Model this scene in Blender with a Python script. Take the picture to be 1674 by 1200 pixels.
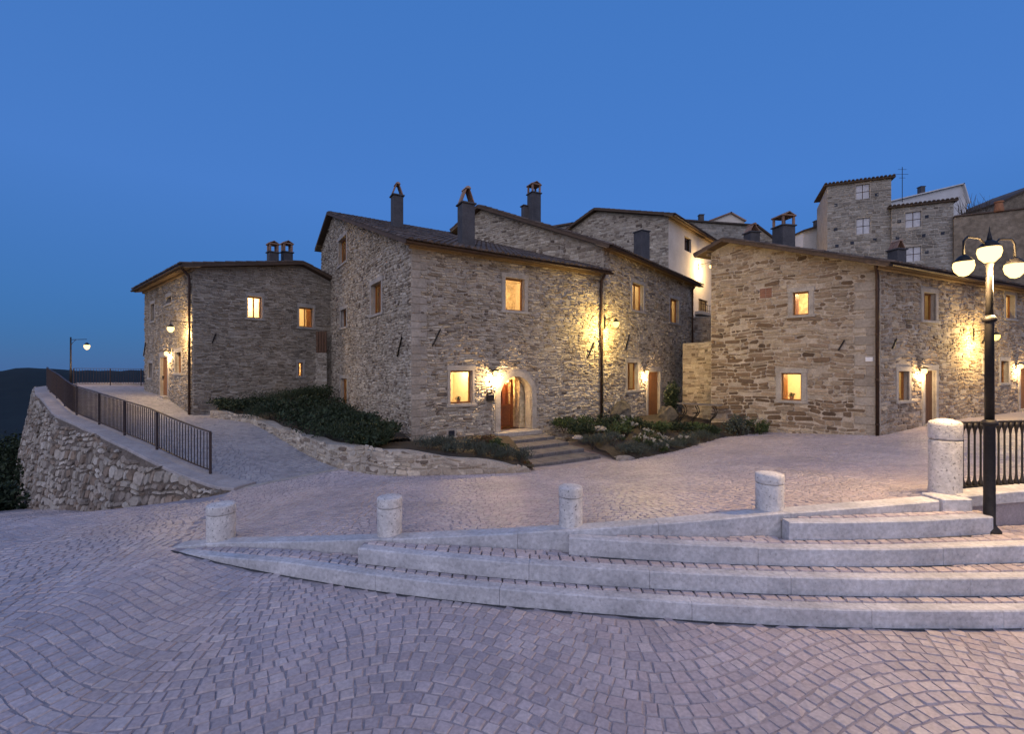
import bpy, math, random
import numpy as np
from mathutils import Vector, Matrix
R = math.radians
for o in list(bpy.data.objects):
    bpy.data.objects.remove(o)
sc = bpy.context.scene
COL = sc.collection

# ------------------------------------------------------------------ camera, sky, sun, exposure
F, CX, CY, EYE = 750.0, 837.0, 600.0, 2.4
cam_d = bpy.data.cameras.new('camera'); cam = bpy.data.objects.new('camera', cam_d); COL.objects.link(cam)
cam_d.sensor_width = 36.0; cam_d.lens = 36.0 * F / 1674.0; cam_d.clip_start = 0.05; cam_d.clip_end = 12000
cam.location = (0, 0, EYE); cam.rotation_euler = (R(90), 0, 0)
sc.camera = cam
world = bpy.data.worlds.new('World'); sc.world = world; world.use_nodes = True
wn = world.node_tree; wn.nodes.clear()
w_out = wn.nodes.new('ShaderNodeOutputWorld'); w_bg = wn.nodes.new('ShaderNodeBackground')
sky = wn.nodes.new('ShaderNodeTexSky'); sky.sky_type = 'NISHITA'; sky.sun_disc = False
SUN_EL, SUN_AZ = 2.5, 198.0          # afterglow behind the camera
sky.sun_elevation = R(SUN_EL); sky.sun_rotation = R(SUN_AZ)
sky.altitude = 900; sky.air_density = 1.0; sky.dust_density = 0.3; sky.ozone_density = 6.0
w_bg.inputs['Strength'].default_value = 0.05
wn.links.new(sky.outputs[0], w_bg.inputs['Color'])
w_b2 = wn.nodes.new('ShaderNodeBackground'); w_b2.inputs['Strength'].default_value = 1.0   # even twilight blue, dimmer towards the horizon all round
w_tc = wn.nodes.new('ShaderNodeTexCoord'); w_sx = wn.nodes.new('ShaderNodeSeparateXYZ'); w_rp = wn.nodes.new('ShaderNodeValToRGB')
wn.links.new(w_tc.outputs['Generated'], w_sx.inputs[0]); wn.links.new(w_sx.outputs['Z'], w_rp.inputs[0]); wn.links.new(w_rp.outputs[0], w_b2.inputs['Color'])
we = w_rp.color_ramp.elements; we[0].position = 0.0; we[0].color = (.042, .125, .325, 1); we[1].position = 1.0; we[1].color = (.040, .158, .46, 1)
for p_, c_ in ((.12, (.052, .155, .40, 1)), (.32, (.066, .188, .52, 1))): e_ = we.new(p_); e_.color = c_
w_ad = wn.nodes.new('ShaderNodeAddShader'); wn.links.new(w_bg.outputs[0], w_ad.inputs[0]); wn.links.new(w_b2.outputs[0], w_ad.inputs[1])
wn.links.new(w_ad.outputs[0], w_out.inputs[0])
sun_d = bpy.data.lights.new('sun', 'SUN'); sun = bpy.data.objects.new('sun', sun_d); COL.objects.link(sun)
sun_d.energy = 1.75; sun_d.angle = R(100); sun_d.color = (1.0, 0.86, 0.80)
sun.rotation_euler = (R(68), 0, R(-18)); sun.location = (-8, -30, 30)
sc.view_settings.view_transform = 'Standard'; sc.view_settings.look = 'None'
sc.view_settings.exposure = 0.0; sc.view_settings.gamma = 1.0; sc.view_settings.use_curve_mapping = False
sc.render.engine = 'CYCLES'
sc.cycles.use_denoising = True
sc.cycles.max_bounces = 6; sc.cycles.diffuse_bounces = 3; sc.cycles.glossy_bounces = 2
sc.cycles.transparent_max_bounces = 6; sc.cycles.caustics_reflective = False; sc.cycles.caustics_refractive = False
sc.cycles.sample_clamp_indirect = 4.0

# ------------------------------------------------------------------ helpers
rnd = random.Random(7)
WLOC = {}
def wl(o):
    return WLOC.get(o.name, Vector((0, 0, 0))) if o else Vector((0, 0, 0))
def tag(o, label=None, cat=None, group=None, kind=None):
    if label: o['label'] = label
    if cat: o['category'] = cat
    if group: o['group'] = group
    if kind: o['kind'] = kind
    return o
def thing(name, loc, label, cat, group=None):
    o = bpy.data.objects.new(name, None); COL.objects.link(o); o.empty_display_size = 0.2
    o.location = loc; WLOC[o.name] = Vector(loc)
    return tag(o, label, cat, group)
def mk(name, verts, faces, mat, parent=None, smooth=False, center=False):
    """one mesh object from world-space vertices"""
    V = np.array([tuple(v) for v in verts], dtype=float)
    loc = Vector(V.mean(axis=0)) if center else wl(parent)
    V = V - np.array(loc)
    me = bpy.data.meshes.new(name)
    me.from_pydata(V.tolist(), [], faces)
    if isinstance(mat, str): mat = MAT[mat]
    if mat: me.materials.append(mat)
    if smooth: me.polygons.foreach_set('use_smooth', [True] * len(me.polygons))
    me.update()
    o = bpy.data.objects.new(name, me); COL.objects.link(o)
    o.parent = parent; o.location = loc - wl(parent); WLOC[o.name] = loc
    return o
class MB:
    def __init__(s): s.v = []; s.f = []
    def add(s, verts, faces):
        n = len(s.v); s.v.extend([tuple(v) for v in verts]); s.f.extend([tuple(i + n for i in f) for f in faces]); return s
    def box(s, c, ax, ay, az, sx, sy, sz):
        c = Vector(c); ax = Vector(ax) * sx / 2; ay = Vector(ay) * sy / 2; az = Vector(az) * sz / 2
        vs = [c + i * ax + j * ay + k * az for k in (-1, 1) for j in (-1, 1) for i in (-1, 1)]
        return s.add(vs, [(0, 2, 3, 1), (4, 5, 7, 6), (0, 1, 5, 4), (2, 6, 7, 3), (0, 4, 6, 2), (1, 3, 7, 5)])
    def bbox(s, c, ax, ay, az, sx, sy, sz, b=0.01):
        """box with chamfered edges"""
        c = Vector(c); A = [Vector(ax), Vector(ay), Vector(az)]; S = [sx / 2, sy / 2, sz / 2]; vs = []; idx = {}
        for i in (-1, 1):
            for j in (-1, 1):
                for k in (-1, 1):
                    for e in range(3):
                        h = [S[q] - (b if q != e else 0) for q in range(3)]
                        idx[(i, j, k, e)] = len(vs); vs.append(c + A[0] * i * h[0] + A[1] * j * h[1] + A[2] * k * h[2])
        fs = []
        for e in range(3):
            a, d = [(1, 2), (2, 0), (0, 1)][e]
            for sg in (-1, 1):
                q = []
                for (p, r) in ((-1, -1), (1, -1), (1, 1), (-1, 1)):
                    t = [0, 0, 0]; t[e] = sg; t[a] = p; t[d] = r; q.append(idx[(t[0], t[1], t[2], e)])
                fs.append(q if sg > 0 else q[::-1])
        for e in range(3):
            a, d = [(1, 2), (2, 0), (0, 1)][e]
            for p in (-1, 1):
                for r in (-1, 1):
                    t0 = [0, 0, 0]; t0[e] = -1; t0[a] = p; t0[d] = r; t1 = list(t0); t1[e] = 1
                    fs.append([idx[(*t0, a)], idx[(*t1, a)], idx[(*t1, d)], idx[(*t0, d)]])
        for i in (-1, 1):
            for j in (-1, 1):
                for k in (-1, 1): fs.append([idx[(i, j, k, 0)], idx[(i, j, k, 1)], idx[(i, j, k, 2)]])
        return s.add(vs, fs)
    def tube(s, pts, r, n=8, caps=True):
        pts = [Vector(p) for p in pts]; rr = r if isinstance(r, (list, tuple)) else [r] * len(pts); base = len(s.v)
        for i, p in enumerate(pts):
            d = (pts[min(i + 1, len(pts) - 1)] - pts[max(i - 1, 0)]).normalized()
            a = d.cross(Vector((0, 0, 1)));
            if a.length < 1e-3: a = Vector((1, 0, 0))
            a.normalize(); b = d.cross(a)
            for k in range(n):
                t = 2 * math.pi * k / n; s.v.append(tuple(p + (a * math.cos(t) + b * math.sin(t)) * rr[i]))
        for i in range(len(pts) - 1):
            for k in range(n):
                k2 = (k + 1) % n; s.f.append((base + i * n + k, base + i * n + k2, base + (i + 1) * n + k2, base + (i + 1) * n + k))
        if caps:
            s.f.append(tuple(base + k for k in range(n))[::-1]); m = base + (len(pts) - 1) * n; s.f.append(tuple(m + k for k in range(n)))
        return s
    def lathe(s, c, prof, n=20, axis=None):
        c = Vector(c); base = len(s.v)
        for (r, z) in prof:
            for k in range(n):
                t = 2 * math.pi * k / n; s.v.append((c.x + r * math.cos(t), c.y + r * math.sin(t), c.z + z))
        m = len(prof)
        for i in range(m - 1):
            for k in range(n):
                k2 = (k + 1) % n; s.f.append((base + i * n + k, base + i * n + k2, base + (i + 1) * n + k2, base + (i + 1) * n + k))
        s.f.append(tuple(base + k for k in range(n))[::-1]); s.f.append(tuple(base + (m - 1) * n + k for k in range(n)))
        return s
    def build(s, name, mat, parent=None, smooth=False, center=False):
        return mk(name, s.v, s.f, mat, parent, smooth, center)
def at(px, py, d):
    return Vector(((px - CX) / F * d, d, EYE - (py - CY) / F * d))
Z = Vector((0, 0, 1))
def v2(x, y): return Vector((x, y, 0))

# ------------------------------------------------------------------ materials
MAT = {}
def nodes(name):
    m = bpy.data.materials.new(name); m.use_nodes = True; nt = m.node_tree; nt.nodes.clear()
    out = nt.nodes.new('ShaderNodeOutputMaterial'); b = nt.nodes.new('ShaderNodeBsdfPrincipled'); nt.links.new(b.outputs[0], out.inputs[0])
    MAT[name] = m
    return m, nt, b, out
def N(nt, t, **kw):
    n = nt.nodes.new(t)
    for k, v in kw.items(): setattr(n, k, v)
    return n
def surf(name, col, col2=None, scale=6.0, rough=0.85, bump=0.25, bscale=30.0, metallic=0.0, palette=None, grime=0.25, bdist=0.02, spec=0.3, gscale=None, pits=None, pit_dark=.38):
    """procedural surface: two-tone noise or a per-piece palette, fine grain, bump"""
    m, nt, b, out = nodes(name); L = nt.links.new
    tc = N(nt, 'ShaderNodeTexCoord'); geo = N(nt, 'ShaderNodeNewGeometry')
    n1 = N(nt, 'ShaderNodeTexNoise'); n1.inputs['Scale'].default_value = scale; n1.inputs['Detail'].default_value = 6; n1.inputs['Roughness'].default_value = 0.62
    L(geo.outputs['Position'], n1.inputs['Vector'])
    if palette:
        oi = N(nt, 'ShaderNodeObjectInfo')
        ad = N(nt, 'ShaderNodeMath', operation='ADD'); L(geo.outputs['Random Per Island'], ad.inputs[0]); L(oi.outputs['Random'], ad.inputs[1])
        fr = N(nt, 'ShaderNodeMath', operation='FRACT'); L(ad.outputs[0], fr.inputs[0])
        rp = N(nt, 'ShaderNodeValToRGB'); rp.color_ramp.interpolation = 'LINEAR'
        els = rp.color_ramp.elements
        while len(els) < len(palette): els.new(0.5)
        for i, c in enumerate(palette):
            els[i].position = i / (len(palette) - 1); els[i].color = (*c, 1)
        L(fr.outputs[0], rp.inputs[0]); base = rp.outputs[0]
    else:
        rp = N(nt, 'ShaderNodeValToRGB'); rp.color_ramp.elements[0].position = 0.32; rp.color_ramp.elements[1].position = 0.7
        rp.color_ramp.elements[0].color = (*col, 1); rp.color_ramp.elements[1].color = (*(col2 or col), 1)
        L(n1.outputs['Fac'], rp.inputs[0]); base = rp.outputs[0]
    n2 = N(nt, 'ShaderNodeTexNoise'); n2.inputs['Scale'].default_value = gscale or scale * 0.35; n2.inputs['Detail'].default_value = 8; n2.inputs['Roughness'].default_value = 0.7
    L(geo.outputs['Position'], n2.inputs['Vector'])
    mr = N(nt, 'ShaderNodeMapRange'); mr.inputs['From Min'].default_value = 0.3; mr.inputs['From Max'].default_value = 0.7
    mr.inputs['To Min'].default_value = 1 - grime; mr.inputs['To Max'].default_value = 1 + grime * 0.6
    L(n2.outputs['Fac'], mr.inputs[0])
    mx = N(nt, 'ShaderNodeMix', data_type='RGBA', blend_type='MULTIPLY'); mx.inputs[0].default_value = 1
    L(base, mx.inputs[6]); L(mr.outputs[0], mx.inputs[7])
    n4 = N(nt, 'ShaderNodeTexNoise'); n4.inputs['Scale'].default_value = bscale * 0.6; n4.inputs['Detail'].default_value = 5
    L(geo.outputs['Position'], n4.inputs['Vector'])
    mr2 = N(nt, 'ShaderNodeMapRange'); mr2.inputs['From Min'].default_value = 0.3; mr2.inputs['From Max'].default_value = 0.7
    mr2.inputs['To Min'].default_value = 1 - grime * 0.7; mr2.inputs['To Max'].default_value = 1 + grime * 0.5
    L(n4.outputs['Fac'], mr2.inputs[0])
    mx2 = N(nt, 'ShaderNodeMix', data_type='RGBA', blend_type='MULTIPLY'); mx2.inputs[0].default_value = 1
    L(mx.outputs[2], mx2.inputs[6]); L(mr2.outputs[0], mx2.inputs[7])
    colr = mx2.outputs[2]
    if pits:
        vo = N(nt, 'ShaderNodeTexNoise'); vo.inputs['Scale'].default_value = pits; vo.inputs['Detail'].default_value = 3; L(geo.outputs['Position'], vo.inputs['Vector'])
        mr3 = N(nt, 'ShaderNodeMapRange'); mr3.inputs['From Min'].default_value = .60; mr3.inputs['From Max'].default_value = .68; mr3.inputs['To Min'].default_value = 1.0; mr3.inputs['To Max'].default_value = pit_dark; L(vo.outputs['Fac'], mr3.inputs[0])
        mx3 = N(nt, 'ShaderNodeMix', data_type='RGBA', blend_type='MULTIPLY'); mx3.inputs[0].default_value = 1; L(colr, mx3.inputs[6]); L(mr3.outputs[0], mx3.inputs[7]); colr = mx3.outputs[2]
    L(colr, b.inputs['Base Color'])
    b.inputs['Roughness'].default_value = rough; b.inputs['Metallic'].default_value = metallic
    b.inputs['Specular IOR Level'].default_value = spec
    if bump > 0:
        n3 = N(nt, 'ShaderNodeTexNoise'); n3.inputs['Scale'].default_value = bscale; n3.inputs['Detail'].default_value = 6; n3.inputs['Roughness'].default_value = 0.65
        L(geo.outputs['Position'], n3.inputs['Vector'])
        bp = N(nt, 'ShaderNodeBump'); bp.inputs['Strength'].default_value = bump; bp.inputs['Distance'].default_value = bdist
        L(n3.outputs['Fac'], bp.inputs['Height']); L(bp.outputs[0], b.inputs['Normal'])
    return m
def emis(name, col, strength):
    m, nt, b, out = nodes(name); e = N(nt, 'ShaderNodeEmission'); e.inputs[0].default_value = (*col, 1); e.inputs[1].default_value = strength
    nt.links.new(e.outputs[0], out.inputs[0]); return m
def glass(name, fac=0.12, rough=0.02, tint=(1, 1, 1)):
    m, nt, b, out = nodes(name); t = N(nt, 'ShaderNodeBsdfTransparent'); t.inputs[0].default_value = (*tint, 1)
    g = N(nt, 'ShaderNodeBsdfGlossy'); g.inputs['Roughness'].default_value = rough
    mx = N(nt, 'ShaderNodeMixShader'); fr = N(nt, 'ShaderNodeLayerWeight'); fr.inputs[0].default_value = 0.25
    mth = N(nt, 'ShaderNodeMath', operation='MULTIPLY_ADD'); mth.inputs[1].default_value = 0.7; mth.inputs[2].default_value = fac * 0.5
    nt.links.new(fr.outputs['Fresnel'], mth.inputs[0]); nt.links.new(mth.outputs[0], mx.inputs[0])
    nt.links.new(t.outputs[0], mx.inputs[1]); nt.links.new(g.outputs[0], mx.inputs[2]); nt.links.new(mx.outputs[0], out.inputs[0]); return m

PAL_M = [(0.376, 0.319, 0.247), (0.502, 0.437, 0.347), (0.285, 0.235, 0.184), (0.57, 0.51, 0.41), (0.41, 0.342, 0.252), (0.182, 0.14, 0.105), (0.524, 0.454, 0.357), (0.353, 0.291, 0.215), (0.536, 0.47, 0.373), (0.433, 0.37, 0.289), (0.12, 0.09, 0.068), (0.479, 0.414, 0.326)]
PAL_L = [(0.297, 0.254, 0.204), (0.385, 0.335, 0.27), (0.231, 0.194, 0.153), (0.429, 0.378, 0.306), (0.319, 0.27, 0.204), (0.198, 0.162, 0.128)]
PAL_R = [(0.313, 0.244, 0.171), (0.432, 0.348, 0.25), (0.216, 0.156, 0.108), (0.475, 0.395, 0.294), (0.167, 0.12, 0.083), (0.367, 0.281, 0.196), (0.259, 0.187, 0.127)]
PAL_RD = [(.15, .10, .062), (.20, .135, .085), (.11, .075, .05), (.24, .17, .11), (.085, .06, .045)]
PAL_T = [(0.284, 0.258, 0.219), (0.361, 0.335, 0.292), (0.215, 0.194, 0.163), (0.396, 0.37, 0.327), (0.172, 0.15, 0.125)]
PAL_W = [(.33, .28, .225), (.46, .41, .34), (.24, .19, .15), (.54, .49, .42), (.29, .215, .155), (.17, .135, .105), (.40, .35, .29)]
PAL_C = [(.42, .355, .36), (.50, .425, .425), (.36, .31, .325), (.52, .45, .44), (.46, .375, .37), (.40, .345, .355)]
PAL_G = [(.30, .29, .30), (.36, .345, .35), (.26, .25, .26), (.39, .37, .365)]
surf('stone_main', None, palette=PAL_M, bscale=26, bump=0.6, bdist=0.02, grime=0.3, scale=3)
surf('quoin_stone', None, palette=[(.34, .295, .24), (.40, .35, .29), (.31, .265, .215), (.37, .325, .27)], bscale=24, bump=0.6, grime=0.3, scale=3)
surf('stone_left', None, palette=PAL_L, bscale=26, bump=0.6, bdist=0.02, grime=0.3, scale=3)
surf('stone_right', None, palette=PAL_R, bscale=24, bump=0.6, bdist=0.02, grime=0.35, scale=3)
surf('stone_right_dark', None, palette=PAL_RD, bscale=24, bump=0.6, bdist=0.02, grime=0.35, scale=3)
surf('stone_tower', None, palette=PAL_T, bscale=20, bump=0.6, grime=0.3, scale=3)
surf('stone_rubble', None, palette=PAL_W, bscale=20, bump=0.6, grime=0.35, scale=3)
surf('cobble', None, palette=PAL_C, bscale=60, bump=0.4, bdist=0.006, grime=0.28, scale=4, rough=0.48, spec=0.6, gscale=0.6)
surf('cobble_grey', None, palette=PAL_G, bscale=60, bump=0.4, bdist=0.006, grime=0.16, scale=4, rough=0.75, gscale=0.6)
surf('mortar', (.36, .315, .26), (.47, .42, .35), scale=5, bscale=40, bump=0.5, grime=0.3)
surf('mortar_right', (.39, .325, .255), (.50, .43, .345), scale=5, bscale=40, bump=0.5, grime=0.35)
surf('mortar_dark', (.115, .092, .074), (.19, .155, .125), scale=5, bscale=30, bump=0.6, grime=0.35)
surf('joint', (.31, .27, .28), (.38, .335, .34), scale=9, bscale=80, bump=0.3, grime=0.2)
surf('travertine', (.46, .455, .47), (.575, .565, .575), scale=3.5, bscale=40, bump=0.5, bdist=0.008, grime=0.3, rough=0.6, pits=34, pit_dark=.8, gscale=1.6)
surf('travertine_pitted', (.58, .55, .53), (.69, .66, .63), scale=9, bscale=38, bump=0.9, bdist=0.012, grime=0.25, rough=0.65, pits=42)
surf('limestone', (.34, .305, .265), (.44, .40, .35), scale=5, bscale=50, bump=0.4, bdist=0.01, grime=0.28)
surf('coping', (.33, .30, .29), (.42, .385, .37), scale=4, bscale=50, bump=0.3, bdist=0.006, grime=0.2)
surf('step_dark', (.115, .107, .105), (.185, .172, .168), scale=5, bscale=40, bump=0.4, bdist=0.008, grime=0.25)
surf('plaster_cream', (.62, .55, .46), (.70, .63, .54), scale=1.2, bscale=20, bump=0.15, grime=0.14)
surf('plaster_white', (.58, .58, .58), (.66, .66, .66), scale=1.2, bscale=20, bump=0.15, grime=0.16)
surf('plaster_old', (.19, .15, .105), (.31, .25, .185), scale=1.1, bscale=7, bump=0.9, bdist=0.05, grime=0.45)
surf('room_plaster', (.74, .64, .46), (.80, .70, .52), scale=1.5, bscale=20, bump=0.1, grime=0.1)
surf('room_stone', (.42, .31, .17), (.85, .74, .52), scale=7, bscale=12, bump=0.8, grime=0.35)
surf('dark_room', (.05, .042, .035), (.07, .06, .05), scale=1.5, bump=0)  # near-black plaster: the gloom of unlit rooms is put into the colour
surf('wood_warm', (.25, .105, .03), (.34, .15, .05), scale=14, bscale=60, bump=0.15, bdist=0.004, rough=0.5, grime=0.2)
surf('wood_red', (.20, .06, .018), (.28, .09, .028), scale=14, bscale=60, bump=0.15, bdist=0.004, rough=0.45, grime=0.2)
surf('wood_dark', (.085, .04, .018), (.13, .06, .028), scale=14, bscale=60, bump=0.15, bdist=0.004, rough=0.5, grime=0.2)
surf('wood_soffit', (.075, .05, .034), (.12, .08, .052), scale=10, bscale=40, bump=0.2, rough=0.75, grime=0.25)
surf('iron', (.022, .020, .020), (.034, .030, .029), scale=20, bscale=120, bump=0.15, bdist=0.002, rough=0.5, metallic=0.4, grime=0.2)
surf('rail_iron', (.045, .032, .032), (.065, .045, .042), scale=20, bscale=120, bump=0.15, bdist=0.002, rough=0.55, metallic=0.3, grime=0.2)
surf('copper_dark', (.055, .035, .026), (.085, .05, .035), scale=8, bscale=60, bump=0.1, rough=0.5, metallic=0.4, grime=0.3)
surf('chimney_plaster', (.075, .072, .078), (.10, .096, .10), scale=4, bscale=30, bump=0.3, grime=0.25)
surf('cornice', (.24, .17, .10), (.31, .225, .135), scale=3, bscale=30, bump=0.2, grime=0.25)
surf('roof_deck', (.07, .05, .04), (.11, .075, .055), scale=5, bscale=20, bump=0.5, grime=0.3)
surf('clay_tile', None, palette=[(.085, .062, .048), (.13, .09, .066), (.065, .05, .042), (.155, .112, .085), (.10, .08, .066)], bscale=30, bump=0.4, grime=0.4, scale=4)
surf('cap_tile', None, palette=[(.30, .17, .11), (.38, .24, .17), (.24, .14, .10), (.42, .30, .23)], bscale=30, bump=0.3, grime=0.3, scale=5)
surf('brick', None, palette=[(.22, .10, .065), (.28, .13, .085), (.18, .085, .06)], bscale=40, bump=0.4, grime=0.3, scale=5)
surf('earth', (.045, .035, .025), (.075, .06, .042), scale=4, bscale=18, bump=0.8, grime=0.4)
surf('rock_dark', (.075, .065, .05), (.15, .125, .09), scale=6, bscale=14, bump=0.9, bdist=0.03, grime=0.3)
surf('rock', (.24, .21, .18), (.36, .325, .28), scale=6, bscale=14, bump=0.9, bdist=0.03, grime=0.3)
surf('hill', (.006, .010, .009), (.012, .017, .013), scale=0.01, bscale=0.05, bump=0, grime=0.3, rough=1.0)
surf('leaf_dark', None, palette=[(.020, .034, .014), (.032, .050, .020), (.015, .024, .012), (.042, .060, .026)], bump=0, grime=0.2, rough=0.7)
surf('leaf_grey', None, palette=[(.060, .075, .055), (.085, .10, .075), (.045, .055, .045), (.10, .115, .09)], bump=0, grime=0.2, rough=0.8)
surf('leaf_green', None, palette=[(.045, .070, .022), (.065, .095, .030), (.030, .050, .018), (.085, .11, .035)], bump=0, grime=0.2, rough=0.7)
surf('leaf_rust', None, palette=[(.16, .06, .025), (.10, .05, .022), (.07, .07, .025), (.20, .09, .035)], bump=0, grime=0.2, rough=0.7)
surf('petal_white', None, palette=[(.36, .33, .26), (.44, .41, .34), (.28, .25, .19)], bump=0, grime=0.1, rough=0.7)
surf('bark', (.07, .05, .035), (.11, .08, .055), scale=12, bscale=40, bump=0.4, grime=0.2)
surf('terracotta', (.32, .14, .07), (.40, .18, .09), scale=8, bscale=40, bump=0.2, grime=0.2)
surf('enamel_white', (.72, .72, .72), (.78, .78, .78), scale=4, bump=0, grime=0.06, rough=0.35)
surf('shutter_white', (.50, .50, .52), (.60, .60, .62), scale=3, bscale=20, bump=0.1, grime=0.12)
surf('shutter_dark', (.03, .035, .05), (.045, .05, .07), scale=3, bump=0, grime=0.12)
glass('glass', 0.10)
emis('bulb', (1.0, .66, .24), 3.4)
emis('bulb_yellow', (1.0, .74, .18), 3.2)
emis('bulb_small', (1.0, .70, .32), 3.0)

def lamp(name, loc, power, parent=None, radius=0.06, col=(1.0, .66, .30)):
    d = bpy.data.lights.new(name, 'POINT'); d.energy = power; d.color = col; d.shadow_soft_size = radius
    o = bpy.data.objects.new(name, d); COL.objects.link(o); o.parent = parent; o.location = Vector(loc) - wl(parent); return o

# ------------------------------------------------------------------ ground surfaces
class TPS:
    def __init__(s, pts):
        P = np.array(pts, float); s.P = P[:, :2]; n = len(P)
        D = np.linalg.norm(s.P[:, None] - s.P[None], axis=2)
        K = np.where(D > 0, D * D * np.log(D + 1e-12), 0) + np.eye(n) * 0.02
        A = np.zeros((n + 3, n + 3)); A[:n, :n] = K; A[:n, n] = 1; A[:n, n + 1:] = s.P; A[n, :n] = 1; A[n + 1:, :n] = s.P.T
        s.c = np.linalg.solve(A, np.concatenate([P[:, 2], np.zeros(3)]))
    def __call__(s, x, y):
        x = np.atleast_1d(np.asarray(x, float)); y = np.atleast_1d(np.asarray(y, float))
        D = np.sqrt((x[:, None] - s.P[None, :, 0]) ** 2 + (y[:, None] - s.P[None, :, 1]) ** 2)
        K = np.where(D > 0, D * D * np.log(D + 1e-12), 0); n = len(s.P)
        return K @ s.c[:n] + s.c[n] + s.c[n + 1] * x + s.c[n + 2] * y
KERB = [(-4.4, 5.95, .05), (-3.8, 5.93, .12), (-2.6, 5.6, .25), (-1.4, 5.36, .375), (.68, 5.11, .565), (2.0, 5.03, .69), (2.85, 5.06, .76), (4.25, 5.23, .81), (4.95, 5.31, .84), (5.9, 5.38, .90), (8.5, 5.6, 1.0), (12, 6.0, 1.15)]
SEAM = [(-4.4 - 1.6 * t, 5.95 + 4.0 * t, .05 - .33 * t) for t in (0.25, .5, .75, 1.0)]
WALLTOP = [(-6.0, 9.9, -.28), (-6.52, 10.05, -.28), (-7.75, 10.53, -.08), (-9.7, 11.5, .32), (-12.75, 13.6, .56), (-15.1, 15.1, .77), (-17.8, 17.38, 1.09), (-19.6, 18.85, 1.25), (-22.8, 21.9, 1.36), (-26.0, 26.6, 1.36)]
U_PTS = KERB + SEAM + WALLTOP + [(12.86, 16, 0.0), (9.5, 19.2, -.3), (16.7, 17.8, .26), (23.5, 21.1, .37), (20, 14, .45), (12, 10, .45), (8, 9, .5), (1.42, 12.1, -.36), (-2.75, 10.9, -.2), (7.9, 17.3, -.33), (4.4, 14.2, -.36),
    (-4.3, 11.6, -.2), (-13.4, 19.2, .38), (-16.6, 22, .9), (-20, 25, 1.1), (-9.0, 18.5, .30), (-7.5, 15, .12), (-22, 27.5, 1.25), (-1.5, 8.5, .02), (3, 9, .18), (-4.8, 8.3, -.12)]
L_PTS = SEAM + [(-4.4, 5.95, .05), (-3.6, 5.55, .03), (-1.6, 4.95, 0), (.0, 4.56, 0), (1, 4.4, 0), (2.6, 4.2, 0), (4.7, 4.19, 0), (8, 4.3, 0), (8, 2, 0), (4, 2, 0), (0, 2, 0), (-4, 2, 0), (-8, 2, -.05), (-5, 4, 0), (-7, 6, -.08), (-9.5, 6, -.2),
    (-9.0, 8.3, -.36), (-12, 10.4, -1.05), (-7.6, 9.0, -.42), (-6.4, 9.45, -.40), (-10, 11.0, -1.15), (-14, 9, -.8), (-16, 13, -1.9)]
GU, GL = TPS(U_PTS), TPS(L_PTS)
YB = [(p[0], p[1]) for p in reversed(WALLTOP)] + [(p[0], p[1]) for p in reversed(SEAM[:-1])] + [(p[0], p[1]) for p in KERB]
YBx = np.array([p[0] for p in YB]); YBy = np.array([p[1] for p in YB])
def yb(x): return np.interp(x, YBx, YBy)
def gz(x, y):
    x = np.atleast_1d(x).astype(float); y = np.atleast_1d(y).astype(float)
    return np.where(y >= yb(x), GU(x, y), GL(x, y))
def gz1(x, y): return float(gz(x, y)[0])
def sheet(name, xs, y0f, y1f, ny, g, mat, dz=0.0, parent=None):
    vs = []; fs = []; ns = len(xs)
    X = np.repeat(np.array(xs)[:, None], ny + 1, 1); T = np.linspace(0, 1, ny + 1)[None]
    Y = np.array([y0f(x) for x in xs])[:, None] * (1 - T) + np.array([y1f(x) for x in xs])[:, None] * T
    Zg = g(X.ravel(), Y.ravel()).reshape(X.shape) + dz
    vs = np.stack([X, Y, Zg], 2).reshape(-1, 3)
    for i in range(ns - 1):
        for j in range(ny):
            a = i * (ny + 1) + j; fs.append((a, a + ny + 1, a + ny + 2, a + 1))
    return mk(name, vs, fs, mat, parent, smooth=True)
xs_l = np.concatenate([np.linspace(-18, -4.4, 50), np.linspace(-4.3, 12, 60)])
pavement = tag(sheet('pavement', xs_l, lambda x: 0.2, lambda x: yb(x) + .03, 40, GL, 'joint'), 'lower cobbled pavement in front of the curved steps', kind='structure')
xs_u = np.concatenate([np.linspace(-26.0, -4.4, 80), np.linspace(-4.3, 30, 110)])
plaza = tag(sheet('plaza', xs_u, lambda x: yb(x) + 0.02, lambda x: 27.6 if x < 2 else 24.5, 70, GU, 'joint'), 'upper cobbled plaza and lane between the houses', kind='structure')

# --- far terrain, one sheet to the horizon
def terrain_z(x, y):
    r = math.hypot(x, y); a = math.atan2(x, y)
    if r < 30: z = -4.0
    elif r < 320: t = (r - 30) / 290; z = -4 - 70 * (t * t * (3 - 2 * t))
    elif r < 900: z = -74 + 8 * math.sin(a * 9 + r * .01)
    else:
        el = -0.009 + .006 * math.sin(a * 5.1 + 1.0) + .0035 * math.sin(a * 13 + .7) + .0012 * math.sin(a * 37)
        wv_ = max(0.0, min(1.0, (a + 1.1) / .1)) * max(0.0, min(1.0, (-.45 - a) / .15))
        el = el * (1 - wv_) + wv_ * float(np.interp(a, [-1.1, -.95, -.84, -.815, -.80, -.775, -.735, -.69, -.64, -.55], [-.008, -.012, -.0055, -.0012, -.0008, -.0035, -.0075, -.0045, -.006, -.004]))
        t = min(1, (r - 900) / 1300); s = t * t * (3 - 2 * t)
        z = -74 * (1 - s) + s * (EYE + el * 2200)
        if r > 2200: z -= (r - 2200) * .012
    return z
vs, fs = [], []; RR = [0.5, 8, 16, 24, 30, 45, 65, 90, 130, 180, 250, 320, 450, 600, 750, 900, 1050, 1200, 1400, 1600, 1800, 2000, 2200, 3000, 5000, 9000]; NA = 480
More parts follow.
